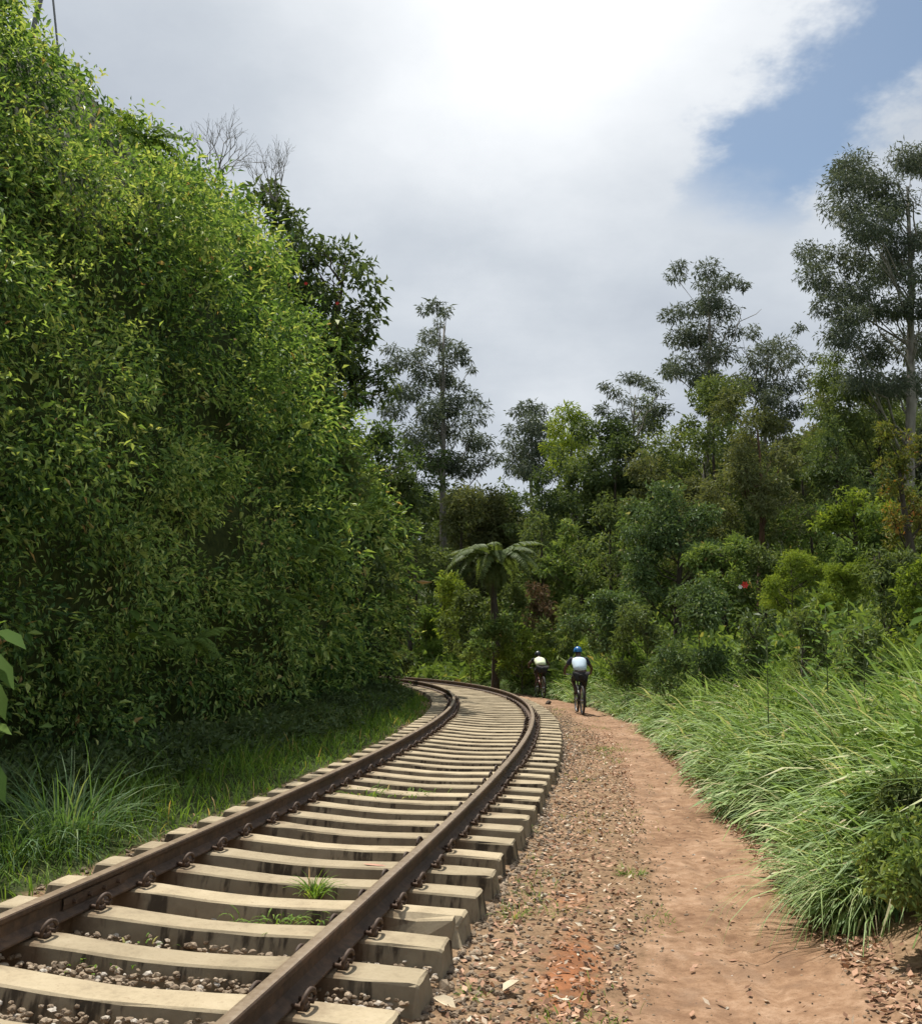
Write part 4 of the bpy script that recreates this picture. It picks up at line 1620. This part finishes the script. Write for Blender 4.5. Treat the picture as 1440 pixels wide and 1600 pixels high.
# ------------------------------------------------------------------ forest behind the bend
def build_forest():
    gum = 'tall gum trees'
    px_tree('gum_tree', [(1425, 245, 24), (1445, 255, 22), (1330, 262, 26), (1312, 285, 18), (1350, 280, 20), (1325, 318, 28), (1375, 290, 22), (1395, 320, 26), (1370, 345, 26), (1345, 360, 24), (1440, 370, 22), (1405, 385, 24),
                         (1258, 392, 15), (1275, 405, 18), (1275, 432, 20), (1308, 395, 15), (1330, 408, 20), (1300, 455, 18), (1380, 420, 28), (1430, 430, 22), (1290, 478, 18), (1335, 450, 24), (1330, 490, 26), (1390, 480, 28), (1440, 480, 24), (1315, 525, 24), (1360, 545, 26), (1420, 540, 26),
                         (1345, 590, 24), (1395, 600, 26), (1435, 600, 26)],
            ((1408, 260), 1403), 42, 1.6, 'leaf_gum', 'bark_pale', 701, 'tallest gum tree with a pale trunk at the right edge', gum, .34, 5)
    px_tree('gum_tree', [(1300, 560, 16), (1295, 590, 22), (1330, 610, 24), (1370, 620, 26), (1310, 650, 24), (1285, 640, 18), (1350, 665, 26), (1400, 660, 26), (1300, 690, 24), (1340, 710, 26), (1390, 700, 26), (1275, 700, 16)],
            ((1366, 560), 1366), 44, 1.4, 'leaf_mid', 'bark_dark', 702, 'dark trunked tree just left of the tallest gum tree', gum, .26, 1)
    px_tree('gum_tree', [(1060, 416, 11), (1056, 432, 10), (1105, 420, 15), (1114, 442, 17), (1138, 438, 11), (1160, 446, 9), (1110, 472, 20), (1078, 484, 16), (1050, 492, 14), (1132, 488, 15), (1146, 518, 11), (1060, 528, 17), (1090, 520, 22), (1118, 550, 22), (1068, 570, 20), (1046, 574, 12), (1100, 590, 22)],
            ((1105, 440), 1090), 52, 1.4, 'leaf_gum', 'bark_pale', 703, 'open topped gum tree with a separate tuft left of its crown', gum, .26, 8)
    px_tree('gum_tree', [(1175, 518, 11), (1198, 542, 14), (1222, 538, 13), (1248, 512, 8), (1240, 556, 13), (1214, 570, 18), (1182, 562, 18), (1256, 582, 9), (1236, 602, 15), (1202, 610, 22), (1168, 600, 22), (1240, 640, 16), (1210, 660, 22), (1270, 560, 8)],
            ((1205, 530), 1195), 55, 1.4, 'leaf_gum', 'bark_pale', 704, 'lower gum tree in the gap left of the tallest one', gum, .22, 7, rbias=.1)
    px_tree('gum_tree', [(680, 478, 12), (662, 484, 8), (696, 486, 9), (685, 506, 6), (670, 526, 14), (691, 536, 12), (661, 548, 9), (714, 546, 14), (700, 562, 14), (727, 562, 9), (736, 577, 6), (640, 560, 15), (615, 572, 15), (610, 545, 9), (660, 582, 17), (690, 592, 19), (640, 612, 20), (720, 602, 9), (700, 632, 20),
                         (735, 622, 13), (670, 642, 20), (742, 650, 14), (757, 632, 6), (700, 672, 22), (740, 690, 18), (650, 682, 22), (612, 640, 18), (690, 720, 24), (758, 690, 11), (770, 715, 12), (730, 725, 20)],
            ((684, 485), 690), 62, 1.6, 'leaf_gum', 'bark_grey', 705, 'slender tiered gum tree rising just past the end of the hillside', gum, .3, 2)
    px_tree('gum_tree', [(826, 634, 13), (810, 644, 10), (845, 640, 9), (830, 664, 20), (800, 672, 10), (851, 670, 14), (795, 692, 8), (830, 700, 24), (858, 702, 17), (808, 722, 20), (845, 735, 22)],
            ((828, 630), 828), 78, 1.6, 'leaf_gum', 'bark_grey', 706, 'small dark tree top in the middle of the skyline', gum, .26, 3, rbias=-.08)
    px_tree('gum_tree', [(885, 645, 17), (905, 655, 14), (868, 668, 14), (890, 685, 22), (915, 690, 18), (865, 700, 16), (890, 720, 24)],
            ((888, 650), 888), 68, 1.6, 'leaf_yellow', 'bark_grey', 707, 'light green tree top right of the skyline middle', gum, .24, 0)
    px_tree('gum_tree', [(945, 602, 7), (960, 612, 9), (985, 590, 12), (1000, 594, 10), (1014, 602, 10), (1030, 612, 7), (975, 624, 7), (940, 640, 10), (1000, 630, 10), (1030, 640, 14), (965, 650, 12), (1000, 660, 14)],
            ((985, 600), 975), 58, 1.0, 'leaf_gum', 'bark_pale', 708, 'sparse flat topped tree with sky showing through', gum, .18, 9)

    big = 'broad trees of the forest edge'
    T = [
        (960, 50, 618, 800, 72, 'leaf_dark', 'bark_dark', 'dark round tree beneath the sparse flat topped one'),
        (1115, 48, 560, 800, 95, 'leaf_mid', 'bark_dark', 'massive leafy tree under the open topped gum'),
        (1215, 50, 620, 820, 70, 'leaf_olive', 'bark_pale', 'olive tree between the two highest gums'),
        (850, 45, 700, 870, 58, 'leaf_dark', 'bark_dark', 'deep green round tree above the tree fern'),
        (728, 49, 735, 900, 82, 'leaf_olive', 'bark_dark', 'olive rounded tree below the slender tiered gum'),
        (800, 42, 742, 910, 62, 'leaf_mid', 'bark_dark', 'soft green tree directly behind the tree fern'),
        (655, 53, 690, 880, 66, 'leaf_dark', 'bark_dark', 'dark tree tucked behind the end of the hillside'),
        (985, 40, 690, 890, 85, 'leaf_dark', 'bark_dark', 'spreading tree with dark forked branches in mid forest'),
        (1180, 36, 600, 860, 92, 'leaf_olive', 'bark_red', 'fine leaved tree on a reddish trunk behind the feathery bush'),
        (1305, 39, 640, 880, 66, 'leaf_dark', 'bark_dark', 'dark tree filling the gap below the tallest gum'),
        (1050, 33, 752, 930, 105, 'leaf_glossy', 'bark_dark', 'wide tree with pale glinting leaf tips above the shrubs'),
        (1335, 28, 735, 910, 70, 'leaf_yellow', 'bark_dark', 'yellow green tree above the saplings'),
        (1420, 23, 640, 900, 62, 'leaf_rust', 'bark_dark', 'tree with orange brown leaves at the right edge'),
        (900, 52, 690, 860, 55, 'leaf_mid', 'bark_dark', 'mid green tree right of the deep green round one'),
        (1250, 44, 700, 880, 70, 'leaf_mid', 'bark_dark', 'leafy tree just left of the yellow green one'),
        (900, 40, 800, 930, 60, 'leaf_dark', 'bark_dark', 'shaded low tree behind the brown bush'),
        (690, 44, 830, 960, 45, 'leaf_mid', 'bark_dark', 'narrow green tree left of the tree fern'),
        (1390, 31, 700, 880, 60, 'leaf_dark', 'bark_dark', 'dark tree behind the orange leaved one'),
    ]
    for k, (px, Y, top, bot, half, lm, bm, lab) in enumerate(T):
        if px < 990:
            Y = max(Y + 6, 55 + (k % 3) * 2)
        env_tree('forest_tree', px, Y, top, bot + 55, half * 1.05, lm, bm, 720 + k, lab, 'tree', big, k=52, rc=.27, bare=1 if k in (1, 2, 7) else 0, trunk_r=.17)
    M_ = [(640, 46, 780, 70, 'leaf_mid', 'tree low behind the hillside end, above the farthest rail'), (770, 52, 760, 70, 'leaf_olive', 'tree behind and above the tree fern crown'), (930, 47, 740, 70, 'leaf_mid', 'tree in the middle of the second row of forest'),
          (1080, 40, 720, 85, 'leaf_olive', 'tree filling the slope below the massive leafy one'), (1150, 43, 700, 80, 'leaf_mid', 'tree behind the reddish trunk'), (1270, 36, 770, 75, 'leaf_under', 'light tree above the feathery bushes'),
          (870, 44, 850, 62, 'leaf_under', 'low light tree above the brown bush'), (960, 37, 840, 70, 'leaf_under', 'low light tree above the small pale leaved shrub'), (1130, 31, 830, 70, 'leaf_under', 'low light tree right of the glinting one'), (1200, 30, 850, 60, 'leaf_mid', 'low tree at the foot of the reddish trunk'),
          (1370, 27, 790, 66, 'leaf_under', 'light tree left of the orange leaved one'), (1455, 26, 740, 60, 'leaf_mid', 'tree cut off by the right edge under the tallest gum'), (1020, 46, 660, 70, 'leaf_olive', 'tree with a soft top left of the massive leafy one'), (1160, 58, 590, 70, 'leaf_mid', 'tree top between the two middle gums'), (1270, 60, 640, 66, 'leaf_olive', 'tree top low between the lower gum and the tallest one')]
    M_ += [(1010, 62, 605, 75, 'leaf_mid', 'tall tree left of the open topped gum on the skyline'), (1285, 62, 570, 70, 'leaf_olive', 'tall tree closing the skyline gap beside the tallest gum'), (1140, 64, 545, 70, 'leaf_mid', 'tall tree behind the open topped gum')]
    M_ += [(905, 47, 800, 62, 'leaf_under', 'light tree in the dark gap behind the two cyclists'), (845, 49, 775, 56, 'leaf_mid', 'tree just right of and behind the tree fern'), (955, 45, 770, 60, 'leaf_mid', 'tree above the near cyclist in the second row'), (1015, 43, 790, 60, 'leaf_under', 'light tree left of the glinting one')]
    for k, (px, Y, top, half, lm, lab) in enumerate(M_):
        if px < 990 and k < 15:
            Y = max(Y + 6, 53 + (k % 3) * 2)
        env_tree('forest_tree', px, Y, top, 985, half, lm, 'bark_dark', 840 + k, lab, 'tree', big, k=64, rc=.25, trunk_r=.14)
    # the filler crowns farther back, alike
    rng = np.random.default_rng(77)
    protos = []
    for k in range(4):
        lm = ('leaf_dark', 'leaf_mid', 'leaf_olive', 'leaf_gum')[k]
        q = env_tree('backdrop_tree', 720, 70, 690, 985, 125, lm, 'bark_dark', 760 + k, 'dense green tree of the forest backdrop', 'tree', 'trees of the forest backdrop', k=60, rc=.26, trunk_r=.25)
        protos.append(q)
    spots = [(610, 66, .95), (690, 80, .9), (770, 72, .8), (860, 88, .85), (940, 74, .85), (1030, 70, .95), (1130, 74, 1.0), (1230, 70, 1.0), (1330, 64, 1.05), (1430, 66, 1.1), (560, 76, 1.0), (1480, 58, 1.0), (990, 96, 1.0), (1180, 100, 1.1), (820, 70, .62), (900, 68, .6), (1300, 92, 1.2), (1400, 96, 1.2), (1560, 60, 1.1), (740, 100, 1.0), (650, 100, 1.0)]
    for i, (px, Y, k) in enumerate(spots):
        o = protos[i % 4] if i < 4 else copy_tree(protos[i % 4])
        X = at(px, 900, Y).x
        o.location = (X, Y, g1(X, Y) - .2)
        o.rotation_euler = (0, 0, rng.random() * 6.28)
        o.scale = (k, k, k * .95)


build_forest()


def build_shrubs():
    G_ = 'shrubs between the grass and the forest'
    S = [
        (1240, 25, 848, 985, 62, 'leaf_yellow', 'feathery bright green bush beside the reddish trunk', .6),
        (1322, 24, 862, 985, 52, 'leaf_yellow', 'second feathery bush right of the brightest one', .6),
        (1095, 21, 905, 1040, 100, 'leaf_glossy', 'broad glossy shrub in front of the forest centre right', 1),
        (1010, 26, 925, 1050, 62, 'leaf_mid', 'green shrub between the cyclists and the glossy shrub', 1),
        (950, 30, 912, 1050, 70, 'leaf_glossy', 'shrub with small pale leaves behind the near cyclist', 1),
        (1382, 17, 835, 1040, 66, 'leaf_mid', 'tall leafy bush near the right edge', .9),
        (1440, 15, 850, 1040, 60, 'leaf_yellow', 'light green bush cut by the right edge', .8),
        (842, 43, 900, 990, 36, 'leaf_brown', 'brownish withered bush beside the tree fern', 1),
        (705, 47, 880, 1030, 46, 'leaf_yellow', 'yellow green bush left of the tree fern trunk', .9),
        (665, 50, 930, 1050, 40, 'leaf_fern', 'light bush at the far bend of the track', .9),
        (885, 38, 930, 1070, 46, 'leaf_mid', 'leafy shrub behind and above the farther cyclist', 1),
        (815, 37, 985, 1080, 46, 'leaf_yellow', 'low bright shrub left of the farther cyclist', .9),
        (760, 42, 1010, 1080, 42, 'leaf_fern', 'low green shrub below the tree fern by the rail', .9),
        (700, 47, 1015, 1075, 40, 'leaf_fern', 'low green shrub above the farthest rail', .9),
        (772, 36.3, 955, 1070, 46, 'leaf_under', 'light bush in front of the tree fern trunk', .9),
        (735, 40, 890, 1050, 44, 'leaf_mid', 'shaded bush at the foot of the tree fern', 1),
        (808, 39, 895, 1050, 42, 'leaf_mid', 'dark bush right of the tree fern trunk', 1),
        (900, 39, 1000, 1070, 48, 'leaf_yellow', 'low light shrub beyond and between the two cyclists', .9),
        (985, 28, 990, 1080, 48, 'leaf_fern', 'low shrub right of the near cyclist', .9),
        (1180, 18, 945, 1050, 48, 'leaf_dark', 'dark low shrub under the feathery bush', 1),
        (1250, 16, 940, 1050, 50, 'leaf_mid', 'mixed green shrub left of the sapling', 1),
        (1340, 14, 965, 1070, 56, 'leaf_mid', 'green shrub right of the sapling above the grass', 1),
        (850, 41, 1010, 1080, 40, 'leaf_fern', 'weedy bush straight ahead of the farther cyclist', .9),
        (1462, 5.9, 1270, 1490, 105, 'leaf_under', 'small leaved bush at the lower right edge by the path', .5),
        (1445, 6.8, 1190, 1400, 75, 'leaf_mid', 'small leaved bush above the lower right one', .5),
    ]
    for k, (px, Y, top, bot, half, lm, lab, ls) in enumerate(S):
        near = Y < 8
        L = max(.10, Y * 4.2 / 992) * ls if not near else .045
        env_tree('shrub', px, Y, top, bot, half, lm, 'bark_dark', 800 + k, lab, 'shrub', G_, k=46 if not near else 80, rc=.30 if not near else .36, leaf=L, trunk_r=.022 if not near else .010, per=.7 / (L * L * .45))


build_shrubs()


def build_undergrowth():
    rng = np.random.default_rng(91)
    n = 2300
    s = 4 + 50 * rng.random(n)
    lat0 = np.interp(s, [4, 12, 25, 34, 40, 54], [6.8, 6.6, 5.2, 4.2, 3.6, 3.4])
    lat = lat0 + 36 * rng.random(n) ** 2.1
    C = tpt(s, lat, 0, False)
    r = rng.uniform(.4, .9, n) * np.interp(lat, [4, 8, 20, 60], [.7, 1.0, 1.5, 2.4])
    C[:, 2] = gz(C[:, 0], C[:, 1]) + r * .35 + rng.random(n) ** 1.5 * np.interp(lat - lat0, [0, 2, 6, 16, 50], [0, .3, 1.6, 3.2, 4.0])
    ok = (C[:, 1] > 8)
    C, r = C[ok], r[ok]
    Vs, Ts, Rs, off = [], [], [], 0
    for lo, hi, L0 in ((0, 20, .17), (20, 28, .22), (28, 40, .30), (40, 999, .42)):
        q = (C[:, 1] >= lo) & (C[:, 1] < hi)
        if q.any():
            V, T, rn = ball_leaves(C[q], r[q], .32 / (L0 * L0 * .45), L0, .45, rng, .9, .3, .5, .5, hemi=np.tile([0, 0, 1.], (int(q.sum()), 1)))
            Vs.append(V)
            Ts.append(T + off)
            Rs.append(rn)
            off += len(V)
    V, T, rn = np.concatenate(Vs), np.concatenate(Ts), np.concatenate(Rs)
    me = mesh_np('undergrowth', V, [T], rn, [MATS['leaf_under']])
    tag(obj('undergrowth', me), 'tangled green undergrowth below the forest trees', 'undergrowth', None, 'stuff')


build_undergrowth()


def build_foot_creepers():
    rng = np.random.default_rng(93)
    n = 620
    s = 3 + 34 * rng.random(n)
    w = hill_toe(s) - .1
    lat = -(w - np.interp(s, [3, 12, 22, 34], [.9, 1.5, 1.3, .7]) * rng.random(n) ** 1.6)
    C = tpt(s, lat, 0, False)
    r = rng.uniform(.10, .26, n) * np.interp(-lat, [1.8, 3.4], [.7, 1.4])
    C[:, 2] = gz(C[:, 0], C[:, 1]) + r * .5 + .05
    V, T, rn = ball_leaves(C, r, 120, .095, .5, rng, .9, .2, .6, .6, hemi=np.tile([0, 0, 1.], (n, 1)))
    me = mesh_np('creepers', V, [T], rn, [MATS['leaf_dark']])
    tag(obj('creepers', me), 'low dark creepers spreading from the foot of the hill onto the grass', 'undergrowth', None, 'stuff')


build_foot_creepers()


def tree_fern():
    Y = 38
    X = at(772, 900, Y).x
    zb = g1(X, Y)
    zt = at(772, 872, Y).z
    root = empty('tree_fern', (X, Y, zb))
    b = MB()
    H = zt - zb
    z = np.linspace(-.2, H, 14)
    b.tube(np.stack([.06 * np.sin(z), 0 * z, z], 1), .17 - .05 * z / H + .012 * np.sin(np.arange(14) * 2.6), 9)
    b.build('trunk', MATS['bark_dark'], root, True)
    rng = np.random.default_rng(4)
    me = [frond_mesh('frond', 2.3, 240 + q, 30, .19, .40 + .14 * q, 'leaf_mid') for q in range(3)]
    for q in range(24):
        o = obj('frond', me[q % 3], root)
        o.location = (0, 0, H - .03)
        o.rotation_euler = (0, -rng.uniform(-.1, .3), q / 24 * 2 * math.pi + rng.normal() * .1)
        k = rng.uniform(.8, 1.05)
        o.scale = (k, k, k)
    for q in range(9):
        o = obj('dead_frond', me[2], root)
        o.location = (0, 0, H - .12)
        o.rotation_euler = (0, rng.uniform(.75, 1.1), q / 9 * 2 * math.pi)
        o.scale = (.6, .6, .6)
    tag(root, 'tree fern with spreading fronds on a dark trunk beyond the bend', 'tree fern')


tree_fern()


def flowers():
    def flower(name, p, r, matn, label, group=None):
        b = MB()
        for q in range(6):
            a = q / 6 * 2 * math.pi
            V, T, n = leaf_arrays(np.zeros((1, 3)), np.array([[math.cos(a), -.3, math.sin(a)]]), np.array([[0, -1., 0]]), np.array([r]), np.array([r * .7]), .2, .1, True)
            b.add(V, T)
        o = b.build(name, MATS[matn])
        o.location = p
        tag(o, label, 'flower', group)
    flower('red_flower', at(1163, 914, 19.0), .08, 'red_petal', 'red bloom standing above the glossy shrub')
    flower('white_flower', at(1156, 917, 19.4), .05, 'white_plastic', 'tiny white bloom beside the red one')
    flower('red_flower', at(478, 443, 25.6), .06, 'red_petal', 'red bloom on the crest tree, nearer the hill', 'red blooms on the crest tree')
    flower('red_flower', at(527, 474, 25.6), .06, 'red_petal', 'red bloom on the crest tree, toward the open sky', 'red blooms on the crest tree')


flowers()

# ------------------------------------------------------------------ cyclists
def skin_obj(name, pts, edges, mat, parent, root=0, sub=2):
    me = bpy.data.meshes.new(name)
    me.from_pydata([p[:3] for p in pts], edges, [])
    me.materials.append(mat)
    o = obj(name, me, parent)
    m = o.modifiers.new('skin', 'SKIN')
    m.use_smooth_shade = True
    for i, p in enumerate(pts):
        r = p[3]
        me.skin_vertices[0].data[i].radius = r if isinstance(r, tuple) else (r, r)
        me.skin_vertices[0].data[i].use_root = (i == root)
    s = o.modifiers.new('sub', 'SUBSURF')
    s.levels = s.render_levels = sub
    return o


def wheel(name, hub, parent, r=.345):
    w = empty(name, hub)
    w.parent = parent
    b = MB()
    a = np.linspace(0, 2 * math.pi, 33)
    b.tube(np.stack([0 * a, r * np.cos(a), r * np.sin(a)], 1), .027, 8, cap=False)
    b.build('tyre', MATS['tyre'], w, True)
    b = MB()
    b.tube(np.stack([0 * a, (r - .035) * np.cos(a), (r - .035) * np.sin(a)], 1), .012, 6, cap=False)
    b.tube([(-.05, 0, 0), (.05, 0, 0)], .025, 8)
    for q in range(16):
        t = q / 16 * 2 * math.pi
        b.tube([((-1) ** q * .025, 0, 0), (0, (r - .035) * math.cos(t), (r - .035) * math.sin(t))], .0018, 3, cap=False)
    b.build('rim', MATS['alloy'], w)


def bicycle(loc, rz, label, framem):
    root = empty('bicycle', loc, rz)
    rear, front = (0, -.43, .345), (0, .64, .345)
    wheel('wheel', rear, root)
    wheel('wheel', front, root)
    b = MB()
    bb, st, ht, hb = (0, 0, .33), (0, -.17, .80), (0, .40, .86), (0, .445, .70)
    for a, c, r in ((bb, st, .018), (st, (0, .405, .84), .018), (bb, hb, .022), (ht, hb, .021)):
        b.tube([a, c], r, 8)
    for sx in (-.055, .055):
        b.tube([(sx * .5, 0, .33), (sx, -.43, .345)], .011, 6)
        b.tube([(sx * .3, -.17, .78), (sx, -.43, .345)], .010, 6)
        b.tube([(sx, .46, .70), (sx, .64, .345)], .016, 6)
    b.tube([(-.06, .455, .70), (.06, .455, .70)], .018, 6)
    b.tube([st, (0, -.20, .93)], .014, 6)
    b.build('frame', MATS[framem], root, True)
    b = MB()
    b.tube([(0, -.33, .955), (0, -.25, .955), (0, -.12, .945), (0, -.03, .94)], [.055, .07, .035, .02], 8)
    b.build('saddle', MATS['tyre'], root, True)
    b = MB()
    b.tube([ht, (0, .43, .97)], .016, 6)
    b.tube([(-.35, .41, .995), (-.15, .45, .98), (0, .455, .975), (.15, .45, .98), (.35, .41, .995)], .014, 6)
    b.build('handlebar', MATS['frame_black'], root, True)
    b = MB()
    b.tube([(-.09, 0, .33), (.09, 0, .33)], .014, 6)
    b.tube([(.085, 0, .33), (.085, .03, .165)], .010, 6)
    b.tube([(-.085, 0, .33), (-.085, -.03, .495)], .010, 6)
    for sx, y, z in ((.13, .03, .165), (-.13, -.03, .495)):
        b.box((sx, y, z), (.09, .08, .018))
    a = np.linspace(0, 2 * math.pi, 21)
    b.tube(np.stack([0 * a + .06, .085 * np.cos(a), .33 + .085 * np.sin(a)], 1), .005, 4, cap=False)
    b.build('crankset', MATS['frame_black'], root)
    return tag(root, label, 'bicycle', 'mountain bikes')


def cyclist(loc, rz, label, lean, jersey, sleeves, helmet):
    """lean 0 upright .. 1 low over the bars"""
    root = empty('person', loc, rz)
    hip = np.array([0, -.19, 1.00])
    neck = np.array([0, .16 + .14 * lean, 1.46 - .12 * lean])
    chest = hip * .35 + neck * .65
    waist = hip * .7 + neck * .3 + np.array([0, -.03, .02])
    head = neck + np.array([0, .08 + .06 * lean, .085 - .03 * lean])
    crown_ = head + np.array([0, .03, .10])
    pts = [(*hip, (.15, .12)), (*waist, (.135, .105)), (*chest, (.155, .115)), (*neck, .06), (*head, .088), (*crown_, .07)]
    E = [(0, 1), (1, 2), (2, 3), (3, 4), (4, 5)]
    arms, legs = {}, {}
    for sx in (-1, 1):
        sh = chest * .2 + neck * .8 + np.array([sx * .185, .0, -.045])
        el = np.array([sx * .35, .20 + .08 * lean, 1.16 - .02 * lean])
        wr = np.array([sx * .345, .36, 1.02])
        pm = np.array([sx * .335, .415, 1.005])
        i = len(pts)
        pts += [(*sh, .062), (*el, .042), (*wr, .028), (*pm, (.036, .022))]
        E += [(2, i), (i, i + 1), (i + 1, i + 2), (i + 2, i + 3)]
        for f in range(4):
            j = len(pts)
            x = sx * (.30 + .022 * f)
            pts += [(x, .455, 1.012 - .002 * f, .010), (x, .458, .985, .009)]
            E += [(i + 3, j), (j, j + 1)]
        j = len(pts)
        pts += [(sx * .295, .415, .985, .011), (sx * .29, .45, .975, .009)]
        E += [(i + 3, j), (j, j + 1)]
        arms[sx] = (sh, el, wr)
        down = sx > 0
        hj = hip + np.array([sx * .095, .02, -.04])
        kn = np.array([sx * .13, .19, .64]) if down else np.array([sx * .15, .25, .86])
        an = np.array([sx * .12, -.02, .245]) if down else np.array([sx * .12, -.08, .575])
        he = an + np.array([0, -.05, -.06])
        to = an + np.array([0, .13, -.055])
        i = len(pts)
        pts += [(*hj, .098), (*kn, .062), (*((kn * .62 + an * .38) + np.array([0, -.02, 0])), .055), (*an, .037), (*to, (.038, .026)), (*he, .034)]
        E += [(0, i), (i, i + 1), (i + 1, i + 2), (i + 2, i + 3), (i + 3, i + 4), (i + 3, i + 5)]
        legs[sx] = (hj, kn, an, to, he)
    body = skin_obj('body', pts, E, MATS['skin'], root)
    # clothing: slightly fuller than the body it covers
    j = [(*(hip + np.array([0, .01, .05])), (.163, .13)), (*waist, (.19, .14)), (*chest, (.225, .15)), (*(neck * .8 + chest * .2), (.19, .10))]
    je = [(0, 1), (1, 2), (2, 3)]
    skin_obj('jersey', j, je, MATS[jersey], root)
    for sx in (-1, 1):
        sh, el, wr = arms[sx]
        skin_obj('sleeve', [(*(sh * .85 + chest * .15), .085), (*sh, .085), (*(sh * .35 + el * .65), .062)], [(0, 1), (1, 2)], MATS[sleeves], root)
    s = [(*hip, (.172, .14))]
    se = []
    for sx in (-1, 1):
        hj, kn, an, to, he = legs[sx]
        i = len(s)
        s += [(*hj, .118), (*(hj * .1 + kn * .9), .08)]
        se += [(0, i), (i, i + 1)]
    skin_obj('shorts', s, se, MATS['cloth_black'], root)
    for sx in (-1, 1):
        hj, kn, an, to, he = legs[sx]
        skin_obj('shoe', [(*he, .045), (*(an * .6 + to * .4 + np.array([0, 0, -.03])), (.048, .035)), (*to, (.044, .03))], [(0, 1), (1, 2)], MATS['cloth_black'], root)
    # helmet: a ribbed half shell
    b = MB()
    c = head + np.array([0, .015, .055])
    n, m = 8, 16
    V = []
    for i in range(n):
        t = i / (n - 1) * math.pi * .56
        for q in range(m):
            p = q / m * 2 * math.pi
            k = 1 + .05 * math.cos(p * 6) * math.sin(t)
            V.append((c[0] + .112 * math.sin(t) * math.cos(p) * k, c[1] + .145 * math.sin(t) * math.sin(p) * k, c[2] + .125 * math.cos(t) - .0))
    f = [(i * m + q, i * m + (q + 1) % m, (i + 1) * m + (q + 1) % m, (i + 1) * m + q) for i in range(n - 1) for q in range(m)]
    b.add(V, None, f)
    b.build('helmet', MATS[helmet], root, True)
    return tag(root, label, 'person', 'cyclists riding away')


def riders():
    for (px, Y, lab, bl, lean, je, sl, he, fr) in (
            (906, 26.2, 'cyclist in pale blue jersey and blue helmet, the nearer of two', 'bicycle under the cyclist in pale blue', .0, 'cloth_blue', 'cloth_navy', 'helmet_blue', 'frame_black'),
            (845, 34.2, 'cyclist in pale lime jersey bent low, the farther of two', 'reddish bicycle under the cyclist in pale lime', 1.0, 'cloth_lime', 'cloth_black', 'helmet_dark', 'frame_red')):
        X = at(px, 1100, Y).x
        z = g1(X, Y) + .008
        h = float(sl_of(X, Y)[3][0])
        bicycle((X, Y, z), -h * .6, bl, fr)
        cyclist((X, Y, z), -h * .6, lab, lean, je, sl, he)


riders()

bpy.context.view_layer.update()
print('tris', sum(len(m.polygons) for m in bpy.data.meshes))
